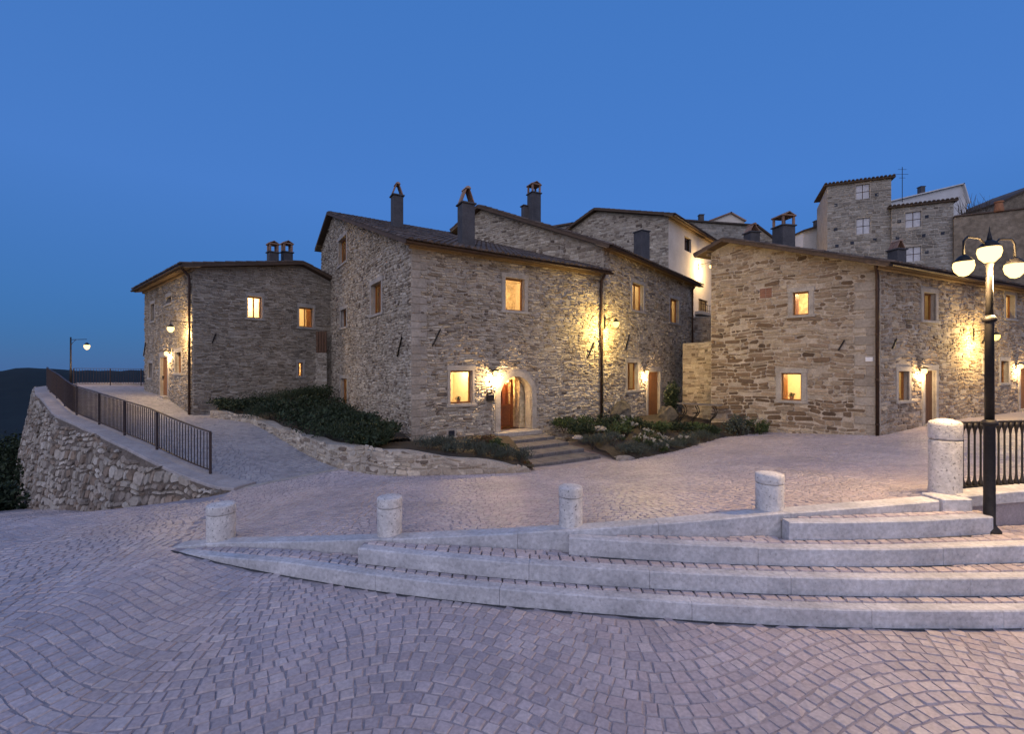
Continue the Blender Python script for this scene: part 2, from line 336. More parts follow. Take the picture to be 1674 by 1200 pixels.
for r in RR:
    for k in range(NA):
        a = 2 * math.pi * k / NA; x, y = r * math.sin(a), r * math.cos(a)
        vs.append((x, y, terrain_z(x, y) + (rnd.uniform(-1, 1) * min(3, r * .002) if r > 100 else 0)))
for i in range(len(RR) - 1):
    for k in range(NA):
        k2 = (k + 1) % NA; fs.append((i * NA + k, (i + 1) * NA + k, (i + 1) * NA + k2, i * NA + k2))
tag(mk('terrain', vs, fs, 'hill', smooth=True), 'dark wooded valley and hills beyond the village', kind='structure')

# ------------------------------------------------------------------ cobbles
def cobble_mesh(quads, zf, mat, name, parent, n_single, lift=0.0, thick=0.03, bev=0.008, seed=1, singles_name='cobble', score=None):
    """quads: list of four plan corners; each stone is a low bevelled block"""
    rg = random.Random(seed)
    Q = np.array(quads); n = len(Q)
    if n == 0: return
    zz = zf(Q[:, :, 0].ravel(), Q[:, :, 1].ravel()).reshape(n, 4)
    C = Q.mean(1); order = []
    if n_single:
        d = C[:, 1]; px = CX + F * C[:, 0] / np.maximum(d, .1); py = CY + F * (EYE - zz.mean(1)) / np.maximum(d, .1)
        vis = (d > .5) & (px > 10) & (px < 1664) & (py < 1192)
        order = list(np.where(vis)[0][np.argsort(d[vis])][:n_single])
    single = set(order); V = []; Fc = []
    for i in range(n):
        tilt = [rg.uniform(-.0035, .0035) for _ in range(4)]; up = lift + rg.uniform(-.0015, .0025)
        q = Q[i]; c = C[i]; vv = []
        for k in range(4): vv.append((q[k][0], q[k][1], zz[i][k] - .02))
        for k in range(4): vv.append((q[k][0], q[k][1], zz[i][k] + thick * .55 + up + tilt[k]))
        for k in range(4):
            dx, dy = c - q[k]; l = math.hypot(dx, dy) or 1; s = bev * 1.3 / l
            vv.append((q[k][0] + dx * s, q[k][1] + dy * s, zz[i][k] + thick + up + tilt[k]))
        ff = [(8, 9, 10, 11)]
        for k in range(4):
            k2 = (k + 1) % 4; ff += [(4 + k, 4 + k2, 8 + k2, 8 + k), (k, k2, 4 + k2, 4 + k)]
        if i in single: mk(singles_name, vv, ff, mat, parent, center=True)
        else:
            b = len(V); V.extend(vv); Fc.extend([tuple(b + j for j in f) for f in ff])
    if V: tag(mk(name, V, Fc, mat, parent), kind='stuff')
def arc_pattern(x0, x1, y0, y1, inside, wave_l=4.0, amp=.34, sz=.106, ang=math.pi / 2, seed=3, ph=0.0):
    """paving in contrasting arcs: courses run as long waves, stones turn with the course"""
    rg = random.Random(seed); ca, sa = math.cos(ang), math.sin(ang); out = []; gap = .0042; kk = 2 * math.pi / wave_l
    cs_ = [(x * ca + y * sa, -x * sa + y * ca) for x in (x0, x1) for y in (y0, y1)]
    s0_, s1_ = min(c[0] for c in cs_) - amp, max(c[0] for c in cs_) + amp; t0_, t1_ = min(c[1] for c in cs_), max(c[1] for c in cs_)
    def g2(s, t): return (s * ca - t * sa, s * sa + t * ca)
    def f(t): return amp * math.cos(kk * (t - ph)) + .03 * math.sin(1.7 * t + .4)
    def df(t): return -amp * kk * math.sin(kk * (t - ph)) + .051 * math.cos(1.7 * t + .4)
    s = s0_
    while s < s1_:
        ds = sz * 1.13 * rg.uniform(.9, 1.1); t = t0_ - .2 + rg.uniform(0, sz)
        while t < t1_ + .2:
            c = 1 / math.sqrt(1 + df(t) ** 2); wt = sz * rg.uniform(.8, 1.32) * c; t2 = t + wt
            pm = g2(s + ds / 2 + f(t + wt / 2), t + wt / 2)
            if x0 <= pm[0] <= x1 and y0 <= pm[1] <= y1 and inside(pm[0], pm[1]):
                def nx(q):
                    m = df(q); return q - ds * m / (1 + m * m)
                ua, ub = nx(t), nx(t2)
                pts = [g2(s + f(t), t), g2(s + f(t2), t2), g2(s + ds + f(ub), ub), g2(s + ds + f(ua), ua)]
                mx = sum(p[0] for p in pts) / 4; my = sum(p[1] for p in pts) / 4; q = []; jx, jy = rg.uniform(-.006, .006), rg.uniform(-.006, .006)
                for p in pts:
                    dx, dy = mx - p[0], my - p[1]; l = math.hypot(dx, dy) or 1; k = gap * 1.41 / l
                    q.append((p[0] + dx * k + rg.uniform(-.0085, .0085) + jx, p[1] + dy * k + rg.uniform(-.0085, .0085) + jy))
                if (q[1][0] - q[0][0]) * (q[2][1] - q[1][1]) - (q[1][1] - q[0][1]) * (q[2][0] - q[1][0]) < 0: q = q[::-1]
                out.append(q)
            t = t2
        s += ds
    return out
# step front curves: (px, py) of the foot of each riser, on the level below it
LV = [0.0, .17, .348, .536, .73]      # foot and tread levels
RISE = .17
def curve_from_px(pts, z):
    return [((px - CX) / F * (d := (EYE - z) * F / (py - CY)), d) for px, py in pts]
STEP = {1: [(-4.35, 5.86), (-4.0, 5.72), (-3.4, 5.5), (-2.7, 5.27)] + curve_from_px([(600, 965), (720, 981), (837, 993), (1000, 1006), (1150, 1017), (1300, 1025), (1450, 1029), (1674, 1029), (1900, 1020)], 0),
        2: curve_from_px([(585, 922), (700, 935), (837, 948), (1000, 960), (1150, 968), (1300, 974), (1450, 977), (1674, 975), (1900, 966)], LV[1]),
        3: curve_from_px([(930, 908), (1030, 915), (1150, 922), (1300, 927), (1450, 928), (1674, 921), (1900, 910)], LV[2]),
        4: curve_from_px([(1290, 884), (1380, 884), (1500, 881), (1624, 874)], LV[3])}
def cur_y(k, x):
    c = STEP[k]; return np.interp(x, [p[0] for p in c], [p[1] for p in c])
def step_level(x, y):
    l = 0
    for k in (1, 2, 3, 4):
        c = STEP[k]
        if c[0][0] <= x <= c[-1][0] and y >= cur_y(k, x): l = k
    return l
def t1(x): return RISE * max(0.0, min(1.0, (x + 4.9) / 2.3)) if x < -2.6 else RISE
def tread_z(k, x): return t1(x) if k == 1 else LV[k]

def in_lower(x, y):
    if y > float(yb(x)) - .02: return False
    if x > -4.35 and y > float(cur_y(1, x)) - .03: return False
    if x < -4.35 and y > float(yb(x)) - (.5 if x < -6 else .05): return False
    return abs(x) < y * 1.16 + .6
cobble_mesh(arc_pattern(-15.5, 7, 2.45, 14, in_lower, seed=3, ph=.8), GL, 'cobble', 'cobble_field', pavement, 300, lift=-.0215, seed=5)
LANE = ((-6.0, 10.0), (-4.15, 11.75))
def in_lane(x, y):
    (ax, ay), (bx, by) = LANE
    return (bx - ax) * (y - ay) - (by - ay) * (x - ax) > 0 and x < -3.5
def in_plaza(x, y):
    if y < float(yb(x)) + (.22 if x > -4.4 else .0): return False
    if in_lane(x, y): return False
    if x < -6.0 or abs(x) > y * 1.16 + .6: return False
    if x < -2.75 and y > 11.7 + (x + 4.3) * -.4 + .5: return False
    lim = np.interp(x, [-6, -4.3, -2.75, .5, 1.6, 5, 8, 9, 13, 17, 24], [12, 11.8, 11.1, 12.0, 12.3, 15, 17.6, 19.5, 16.1, 18, 21.4])
    return y < lim + .3
cobble_mesh(arc_pattern(-6, 19, 5.3, 20, in_plaza, seed=9, ph=.3), GU, 'cobble', 'cobble_field', plaza, 0, lift=-.0215, seed=6)
def in_lanep(x, y):
    if y < float(yb(x)) + .65 or not in_lane(x, y): return False
    lim = np.interp(x, [-24, -20, -13.4, -9, -7.5, -4.2], [26.5, 25.5, 19.6, 17.5, 15.3, 11.9]); return y < lim + .5
cobble_mesh(arc_pattern(-24, -3.6, 10, 27, in_lanep, sz=.13, seed=19, ang=2.4, wave_l=3.0, amp=.3), GU, 'cobble_grey', 'lane_cobble_field', plaza, 0, lift=-.018, seed=8)

# ------------------------------------------------------------------ curved steps with kerb stones
steps = thing('plaza_steps', (0, 4.6, 0), 'wide curved pale travertine steps with cobbled treads in the foreground', 'steps')
def resample(c, n):
    P = np.array(c); s = np.concatenate([[0], np.cumsum(np.linalg.norm(np.diff(P, axis=0), axis=1))])
    # smooth the polyline with a periodic-free Catmull style interpolation
    t = np.linspace(0, s[-1], n); X = np.interp(t, s, P[:, 0]); Y = np.interp(t, s, P[:, 1])
    for _ in range(12):
        X[1:-1] = .5 * X[1:-1] + .25 * (X[:-2] + X[2:]); Y[1:-1] = .5 * Y[1:-1] + .25 * (Y[:-2] + Y[2:])
    return np.stack([X, Y], 1)
def kerb_blocks(name, line, zt, zb, width, parent, mat='travertine', blk=1.35, gap=.004, bev=.012, side=1, seed=1):
    """line: plan polyline (front edge); blocks extend to the left-hand normal by width"""
    rg = random.Random(seed)
    s = np.concatenate([[0], np.cumsum(np.linalg.norm(np.diff(line, axis=0), axis=1))]); T = s[-1]; a = 0.0
    def P(t):
        x, y = np.interp(t, s, line[:, 0]), np.interp(t, s, line[:, 1]); e = .02
        x2, y2 = np.interp(min(t + e, T), s, line[:, 0]), np.interp(min(t + e, T), s, line[:, 1])
        x1, y1 = np.interp(max(t - e, 0), s, line[:, 0]), np.interp(max(t - e, 0), s, line[:, 1])
        tx, ty = x2 - x1, y2 - y1; l = math.hypot(tx, ty); return x, y, -ty / l * side, tx / l * side
    while a < T - .05:
        b = min(T, a + blk * rg.uniform(.75, 1.25))
        if T - b < .4: b = T
        m = max(3, int((b - a) / .2)); ring = []; V = []; dzz = rg.uniform(-.003, .003)
        for i in range(m + 1):
            t = a + gap / 2 + (b - a - gap) * i / m; x, y, nx, ny = P(t); z1, z0 = zt(x) + dzz, zb(x)
            for (o, z) in ((0, z0), (0, z1 - bev), (bev, z1), (width, z1 - .001), (width, z0)):
                V.append((x + nx * o, y + ny * o, z))
        Fs = []
        for i in range(m):
            for k in range(5):
                k2 = (k + 1) % 5; p = i * 5; Fs.append((p + k, p + k2, p + 5 + k2, p + 5 + k))
        Fs.append((0, 1, 2, 3, 4)); p = m * 5; Fs.append((p + 4, p + 3, p + 2, p + 1, p))
        mk(name, V, [f[::-1] for f in Fs] if side > 0 else Fs, mat, parent)
        a = b
def tread_cobbles(k, y0f, y1f, xa, xb, z, seed):
    rg = random.Random(seed); q = []; x = xa
    rows = 3
    for r in range(rows):
        x = xa + rg.uniform(0, .1)
        while x < xb:
            w = rg.uniform(.13, .19); f = []
            for (xx, t) in ((x, r / rows), (x + w, r / rows), (x + w, (r + 1) / rows), (x, (r + 1) / rows)):
                a, b = y0f(xx), y1f(xx); f.append((xx, a + (b - a) * t))
            hgt = f[3][1] - f[0][1]
            if hgt > .05:
                mx = sum(p[0] for p in f) / 4; my = sum(p[1] for p in f) / 4
                q.append([(p[0] + (mx - p[0]) * .06 + rg.uniform(-.006, .006), p[1] + (my - p[1]) * .09 + rg.uniform(-.005, .005)) for p in f])
            x += w
    return q
NOSE = .13
for k in (1, 2, 3, 4):
    ln = resample(STEP[k], 120)
    STEP[k] = [tuple(p) for p in ln]
for k in (1, 2, 3, 4):
    ln = np.array(STEP[k])
    zt = (lambda x: t1(x)) if k == 1 else (lambda x, k=k: LV[k])
    kerb_blocks('step_stone', ln, zt, lambda x, k=k: LV[k - 1] - .12, NOSE, steps, seed=20 + k, blk=1.6)
    # bedding under the tread
    xa, xb = ln[0][0], ln[-1][0]
    xs = np.linspace(xa, xb, 90); V = []; Fs = []
    for i, x in enumerate(xs):
        y0 = float(cur_y(k, x)) + NOSE - .01; y1 = float(yb(x)) + .05; z = tread_z(k, x) - .022
        V += [(x, y0, z), (x, max(y1, y0), z)]
        if i: Fs.append((2 * i - 2, 2 * i, 2 * i + 1, 2 * i - 1))
    mk('tread_bed', V, Fs, 'joint', steps)
    def y0f(x, k=k): return float(cur_y(k, x)) + NOSE + .004
    def y1f(x, k=k):
        y = float(yb(x)) - .01
        if k < 4 and STEP[k + 1][0][0] <= x <= STEP[k + 1][-1][0]: y = min(y, float(cur_y(k + 1, x)) - .008)
        return y
    def tz(x, y, k=k): return np.array([tread_z(k, xx) for xx in np.atleast_1d(x)])
    rows_q = []
    rg = random.Random(40 + k); x = xa
    # rows laid parallel to the riser, as many as fit
    depth = .11
    r = 0
    while r < 9:
        x = xa + rg.uniform(0.02, .1); any_ = False
        while x < min(xb, 8.5):
            w = rg.uniform(.10, .15); a0, b0 = y0f(x) + r * depth, y1f(x); a1, b1 = y0f(x + w) + r * depth, y1f(x + w)
            t0, t1_ = min(a0 + depth, b0), min(a1 + depth, b1)
            if t0 - a0 > .03 and t1_ - a1 > .03:
                any_ = True; f = [(x, a0), (x + w, a1), (x + w, t1_), (x, t0)]
                mx = sum(p[0] for p in f) / 4; my = sum(p[1] for p in f) / 4
                rows_q.append([(p[0] + (mx - p[0]) * .07 + rg.uniform(-.006, .006), p[1] + (my - p[1]) * .08 + rg.uniform(-.005, .005)) for p in f])
            x += w
        if not any_ and r > 1: break
        r += 1
    cobble_mesh(rows_q, tz, 'cobble', 'tread_cobbles', steps, 0, lift=-.022, seed=60 + k)
surf('joint_dark', (.05, .05, .055), (.10, .095, .095), scale=9, bscale=60, bump=0.4, grime=0.4)  # dark uneven strip along the foot of each riser
for k in (1, 2, 3, 4):
    V = []; Fs = []; rg = random.Random(90 + k)
    for i, (x, y) in enumerate(STEP[k]):
        wv = .022 + .012 * math.sin(i * .9) + rg.uniform(0, .012); z = (float(GL(x, y)[0]) + .004 if k == 1 else LV[k - 1] + .004); V += [(x, y + .01, z), (x, y - wv, z)]
        if i: Fs.append((2 * i - 2, 2 * i - 1, 2 * i + 1, 2 * i))
    mk('riser_joint', V, Fs, 'joint_dark', steps)
# end faces of steps 2-4 on the left are the block ends; step 4 also ends on the right
KL = resample([(p[0], p[1]) for p in KERB[0:9]], 100)
KERBZ = lambda x: float(np.interp(x, [p[0] for p in KERB], [p[2] for p in KERB])) + .012
kerb_blocks('kerb_stone', KL, KERBZ, lambda x: -.1, .2, steps, seed=31, blk=1.8)
# stone panel wall under the railing kerb at the right, above the third tread
rail_wall = thing('low_wall', (7, 5.3, .45), 'low grey stone wall under the railing beside the lamp post', 'wall')
kerb_blocks('coping_stone', np.array([(5.25, 5.34), (5.9, 5.40), (7.2, 5.53), (9.5, 5.78)]), lambda x: KERBZ(x) + .02, lambda x: KERBZ(x) - .11, .42, rail_wall, seed=33, blk=1.4)
V = []; pts = [(5.42, 5.40), (7.2, 5.57), (9.5, 5.82)]
mb = MB()
for (a, b) in zip(pts[:-1], pts[1:]):
    mb.add([(a[0], a[1], .3), (b[0], b[1], .3), (b[0], b[1], KERBZ(b[0]) - .1), (a[0], a[1], KERBZ(a[0]) - .1)], [(0, 1, 2, 3)])
mb.add([(5.42, 5.40, .3), (5.42, 5.7, .3), (5.42, 5.7, .7), (5.42, 5.40, .7)], [(3, 2, 1, 0)])
mb.build('wall_face', 'joint', rail_wall)
mb = MB(); mb.bbox((5.13, 5.42, .70), (1, 0, 0), (0, 1, 0), Z, .34, .3, .36, .012); mb.build('end_block', 'travertine', rail_wall)

# ------------------------------------------------------------------ facades
class Wall:
    """vertical facade from A (left, seen from outside) to B (right)"""
    def __init__(s, A, B):
        s.A = v2(*A); s.B = v2(*B); s.L = (s.B - s.A).length; s.u = (s.B - s.A).normalized(); s.n = Vector((s.u.y, -s.u.x, 0))
    def pt(s, u, v, o=0.0): return s.A + s.u * u + s.n * o + Vector((0, 0, v))
    def px(s, px, py):
        r = Vector(((px - CX) / F, 1, 0)); d = s.u.x * (-r.y) - s.u.y * (-r.x)
        bx, by = -s.A.x, -s.A.y
        u = (bx * (-r.y) - by * (-r.x)) / d; P = s.A + s.u * u; t = P.y
        return u, EYE - (py - CY) / F * t
    def rect(s, x0, y0, x1, y1):
        u0, _ = s.px(x0, y0); u1, _ = s.px(x1, y1); xm = (x0 + x1) / 2
        _, va = s.px(xm, y0); _, vb = s.px(xm, y1); return u0, u1, vb, va
class Curve:
    """battered wall that follows a plan polyline; v is measured as world z"""
    def __init__(s, line, batter):
        s.P = np.array(line, float); s.s = np.concatenate([[0], np.cumsum(np.linalg.norm(np.diff(s.P[:, :2], axis=0), axis=1))]); s.L = s.s[-1]; s.b = batter
    def top(s, u): return float(np.interp(u, s.s, s.P[:, 2]))
    def pt(s, u, v, o=0.0):
        x, y = np.interp(u, s.s, s.P[:, 0]), np.interp(u, s.s, s.P[:, 1])
        ua, ub = max(u - .6, 0), min(u + .6, s.L)
        tx = np.interp(ub, s.s, s.P[:, 0]) - np.interp(ua, s.s, s.P[:, 0]); ty = np.interp(ub, s.s, s.P[:, 1]) - np.interp(ua, s.s, s.P[:, 1]); l = math.hypot(tx, ty)
        nx, ny = ty / l, -tx / l; q = o + s.b * (s.top(u) - v)
        return Vector((x + nx * q, y + ny * q, v))
def wave(u, v, k):
    return .035 * math.sin(u * 1.3 + k) + .02 * math.sin(u * 3.1 + v * 1.7 + k * 2) + .012 * math.sin(u * 6.3 - v * 2.2 + k)
def masonry(w, u0, u1, v0, top, holes, hr, wr, seed, joint=.011, proud=(.012, .03), warp=1.0, rough=1.0, rnd_=1.0):
    rg = random.Random(seed); out = []; v = v0; vmax = max(top(u0 + (u1 - u0) * i / 40) for i in range(41))
    while v < vmax:
        h = rg.uniform(*hr) * rg.choice((.7, 1, 1, 1.2)); iv = [(u0, u1)]
        for (a, b, c, d) in holes:
            if c < v + h - .03 and d > v + .03:
                nv = []
                for (p, q) in iv:
                    if b <= p or a >= q: nv.append((p, q)); continue
                    if a > p: nv.append((p, a))
                    if b < q: nv.append((b, q))
                iv = nv
        for (p, q) in iv:
            x = p
            while x < q - .03:
                ww = min(wr[1], wr[0] + rg.expovariate(1 / (.42 * (wr[1] - wr[0]))))
                ww *= .75 + .25 * min(1.6, h / hr[0])
                if q - x - ww < wr[0] * .7: ww = q - x
                a, b = x + joint / 2, x + ww - joint / 2; x += ww
                ya, yb_ = v + joint / 2, v + h - joint / 2
                yl, yr = min(yb_, top(a) - .02), min(yb_, top(b) - .02)
                if min(yl, yr) - ya < .025 or b - a < .03: continue
                if rg.random() < .03 * rough: continue
                c = min(.028 * rnd_, .36 * (yb_ - ya), .36 * (b - a)) * rg.uniform(.5, 1.25); j = .011 * rough
                ring = [(a + c, ya), (b - c, ya), (b, ya + c), (b, yr - c), (b - c, yr), (a + c, yl), (a, yl - c), (a, ya + c)]
                ring = [(r[0] + rg.uniform(-j, j), r[1] + rg.uniform(-j, j)) for r in ring]
                mx = sum(r[0] for r in ring) / 8; my = sum(r[1] for r in ring) / 8
                o1 = rg.uniform(*proud); tu, tv = rg.uniform(-.012, .012), rg.uniform(-.012, .012); V = []
                sx, sy = (b - a) / 2 + 1e-6, (max(yl, yr) - ya) / 2 + 1e-6; ins = .014
                for (ru, rv) in ring:
                    V.append(w.pt(ru, rv + warp * wave(ru, rv, seed), -.004))
                for (ru, rv) in ring:
                    fu, fv = (ru - mx) / sx, (rv - my) / sy
                    iu, ivv = ru - fu * min(ins, sx * .4), rv - fv * min(ins, sy * .4)
                    V.append(w.pt(iu, ivv + warp * wave(ru, rv, seed), o1 + fu * tu + fv * tv))
                Fs = [(8, 9, 10, 11, 12, 13, 14, 15)] + [(k, (k + 1) % 8, 8 + (k + 1) % 8, 8 + k) for k in range(8)]
                out.append((V, Fs, (b - a) * (yb_ - ya), Vector(V[0]).lerp(Vector(V[4]), .5)))
        v += h
    return out
def lay(stones, mat, wall_obj, n_single, name='stone', stuff='stone_courses', ok=None):
    def score(s):
        c = s[3]
        if c.y < .5: return 0
        px = CX + F * c.x / c.y; py = CY + F * (EYE - c.z) / c.y
        if not (5 < px < 1669 and 5 < py < 1195): return 0
        if ok and not ok(px, py): return 0
        return s[2] / (c.y * c.y)
    order = sorted(range(len(stones)), key=lambda i: -score(stones[i])); single = set(i for i in order[:n_single] if score(stones[i]) > 0)
    V = []; Fs = []
    for i, s in enumerate(stones):
        if i in single: mk(name, s[0], s[1], mat, wall_obj, center=True)
        else:
            b = len(V); V.extend(s[0]); Fs.extend([tuple(b + j for j in f) for f in s[1]])
    if V: tag(mk(stuff, V, Fs, mat, wall_obj), kind='stuff')
def facade(w, v0, top_pts, holes, mat, house, u0=0.0, u1=None, reveal=.3, name='wall'):
    """wall sheet with real openings; top_pts is the roofline [(u, v)...]"""
    u1 = w.L if u1 is None else u1
    tu = [p[0] for p in top_pts]; tv = [p[1] for p in top_pts]
    top = lambda u: float(np.interp(u, tu, tv))
    us = sorted(set([u0, u1] + [u for u in tu if u0 < u < u1] + [h[i] for h in holes for i in (0, 1) if u0 < h[i] < u1]))
    V = []; Fs = []
    def quad(a, b, c, d, o=0.0):
        n = len(V); V.extend([w.pt(*a, o), w.pt(*b, o), w.pt(*c, o), w.pt(*d, o)]); Fs.append((n, n + 1, n + 2, n + 3))
    for a, b in zip(us[:-1], us[1:]):
        m = (a + b) / 2; hs = sorted([h for h in holes if h[0] - 1e-6 <= a and b <= h[1] + 1e-6], key=lambda h: h[2]); y = v0
        for h in hs:
            quad((a, y), (b, y), (b, h[2]), (a, h[2])); y = h[3]
        quad((a, y), (b, y), (b, top(b)), (a, top(a)))
    o = mk(name, V, Fs, mat, house)
    return o, top
def plate(house, w, u0, u1, v0, v1, o0, o1, name, mat, parent=None, b=.008):
    mb = MB(); mb.bbox(w.pt((u0 + u1) / 2, (v0 + v1) / 2, (o0 + o1) / 2), w.u, w.n, Z, u1 - u0, o1 - o0, v1 - v0, min(b, (u1 - u0) * .2, (v1 - v0) * .2, (o1 - o0) * .3))
    return mb.build(name, mat, parent or house)
def shell_room(house, w, u0, u1, v0, v1, o0, o1, mat, back=None, name='room'):
    """inside-facing box behind an opening, open towards the street"""
    c = [w.pt(u, v, o) for o in (o0, o1) for v in (v0, v1) for u in (u0, u1)]
    fs = [(0, 4, 5, 1), (2, 3, 7, 6), (0, 2, 6, 4), (1, 5, 7, 3)]
    r = mk(name, c, fs, mat, house)
    mk('back_wall', [c[4], c[5], c[7], c[6]], [(0, 1, 2, 3)], back or mat, r)
    return r
def window(house, w, rect, lit=0.0, jamb=.15, depth=.2, frame='wood_warm', mull=True, room=(.7, .6, .5, 2.0), shutter=None, back=None, sill=True, surround='limestone', col=(1.0, .68, .32)):
    u0, u1, v0, v1 = rect
    rv = MB()
    c = [w.pt(u, v, o) for o in (.0, -depth - .02) for v in (v0, v1) for u in (u0, u1)]
    win = mk('window', c, [(0, 1, 5, 4), (2, 6, 7, 3), (0, 4, 6, 2), (1, 3, 7, 5)], 'limestone', house)
    if jamb:
        plate(house, w, u0 - jamb, u0 + .0, v0 - .0, v1, -.05, .035, 'jamb', surround, win)
        plate(house, w, u1 - .0, u1 + jamb, v0 - .0, v1, -.05, .035, 'jamb', surround, win)
        plate(house, w, u0 - jamb - .03, u1 + jamb + .03, v1 + .001, v1 + .17, -.05, .04, 'lintel', surround, win)
        plate(house, w, u0 - jamb - .05, u1 + jamb + .05, v0 - .10, v0 - .001, -.05, .075, 'sill', surround, win)
    fw = min(.055, (u1 - u0) * .14); mb = MB(); oo = -depth + .03
    for (a, b, p, q) in ((u0, u0 + fw, v0, v1), (u1 - fw, u1, v0, v1), (u0 + fw, u1 - fw, v0, v0 + fw), (u0 + fw, u1 - fw, v1 - fw, v1)):
        mb.box(w.pt((a + b) / 2, (p + q) / 2, oo), w.u, w.n, Z, b - a, .06, q - p)
    um = (u0 + u1) / 2
    if mull: mb.box(w.pt(um, (v0 + v1) / 2, oo), w.u, w.n, Z, fw * .9, .055, v1 - v0 - 2 * fw - .002)
    mb.build('frame', frame, win)
    spans = [(u0 + fw, um - fw / 2), (um + fw / 2, u1 - fw)] if mull else [(u0 + fw, u1 - fw)]
    for (a, b) in spans:
        mk('pane', [w.pt(a, v0 + fw, oo), w.pt(b, v0 + fw, oo), w.pt(b, v1 - fw, oo), w.pt(a, v1 - fw, oo)], [(0, 1, 2, 3)], 'glass', win)
    dl, dr, dv, dp = room
    rm = shell_room(house, w, u0 - dl, u1 + dr, v0 - dv, v1 + dv * .5, -depth - .02, -depth - dp, 'room_plaster' if lit else 'dark_room', back)
    # the strip between opening and room box, inside face of the wall
    V = []; Fs = []
    for (a, b, p, q) in ((u0 - dl, u0, v0 - dv, v1 + dv * .5), (u1, u1 + dr, v0 - dv, v1 + dv * .5), (u0, u1, v0 - dv, v0), (u0, u1, v1, v1 + dv * .5)):
        n = len(V); V += [w.pt(a, p, -depth - .02), w.pt(b, p, -depth - .02), w.pt(b, q, -depth - .02), w.pt(a, q, -depth - .02)]; Fs.append((n + 3, n + 2, n + 1, n))
    mk('inner_wall', V, Fs, 'room_plaster' if lit else 'dark_room', rm)
    if lit: lamp('room_lamp', w.pt(um + .2, v1 + dv * .25, -depth - dp * .45), lit * 4.6, house, .12, col)
    if shutter:   # opened inner wooden shutter leaf: side 'l' or 'r'
        s = -1 if shutter == 'l' else 1; ue = u0 if s < 0 else u1; hw = (u1 - u0) * .42
        mb = MB(); a = w.u * (.25 * -s) - w.n * .97; mb.bbox(w.pt(ue - s * .05, (v0 + v1) / 2, -depth - .06 - hw / 2), a.normalized(), Z, a.normalized().cross(Z), hw, v1 - v0 - .04, .035, .006); mb.build('shutter', 'wood_warm', win)
    return win
def hole_of(rect, jamb=.15, sill=.10, lint=.17):
    u0, u1, v0, v1 = rect; return (u0 - jamb - .01, u1 + jamb + .01, v0 - sill, v1 + lint)
def door(house, w, rect, lit=0.0, jamb=.18, depth=.17, leaf='wood_warm', open_=.0, side=1, room=True, col=(1.0, .68, .32), split=True):
    u0, u1, v0, v1 = rect
    c = [w.pt(u, v, o) for o in (.0, -depth - .02) for v in (v0, v1) for u in (u0, u1)]
    dr = mk('doorway', c, [(0, 1, 5, 4), (2, 6, 7, 3), (0, 4, 6, 2), (1, 3, 7, 5)], 'limestone', house)
    plate(house, w, u0 - jamb, u0, v0 - .15, v1, -.05, .04, 'jamb', 'limestone', dr); plate(house, w, u1, u1 + jamb, v0 - .15, v1, -.05, .04, 'jamb', 'limestone', dr)
    plate(house, w, u0 - jamb - .02, u1 + jamb + .02, v1 + .001, v1 + .22, -.05, .045, 'lintel', 'limestone', dr)
    plate(house, w, u0 - .12, u1 + .12, v0 - .17, v0 - .001, -depth, .22, 'threshold', 'limestone', dr)
    # leaf of vertical boards
    n = 5; bw = (u1 - u0) / n; ang = open_
    hinge = u1 if side > 0 else u0
    def P(u, o):
        du = u - hinge; return w.A + w.u * (hinge + du * math.cos(ang)) + w.n * (o - depth + .05 - abs(du) * math.sin(ang))
    ax = (w.u * math.cos(ang) * (1 if True else 1) + w.n * (math.sin(ang) * (1 if side > 0 else -1))).normalized(); ay = Z.cross(ax)
    lf = None
    for k in range(n):
        uc = u0 + bw * (k + .5); mb = MB(); p = P(uc, 0); p.z = (v0 + v1) / 2
        mb.bbox(p, ax, ay, Z, bw - .006, .045, v1 - v0 - .02, .006); o = mb.build('board', leaf, dr)
    mb = MB(); p = P(u0 + (.12 if side > 0 else (u1 - u0) - .12), .05); p.z = v0 + (v1 - v0) * .48; mb.bbox(p, ax, ay, Z, .03, .06, .12, .006); mb.build('door_handle', 'iron', dr)
    shell_room(house, w, u0 - .5, u1 + .5, v0 - .02, v1 + .3, -depth - .02, -depth - 2.2, 'room_plaster' if lit else 'dark_room')
    if lit: lamp('hall_lamp', w.pt((u0 + u1) / 2, v1 - .2, -depth - 1.1), lit * 4.6, house, .1, col)
    return dr
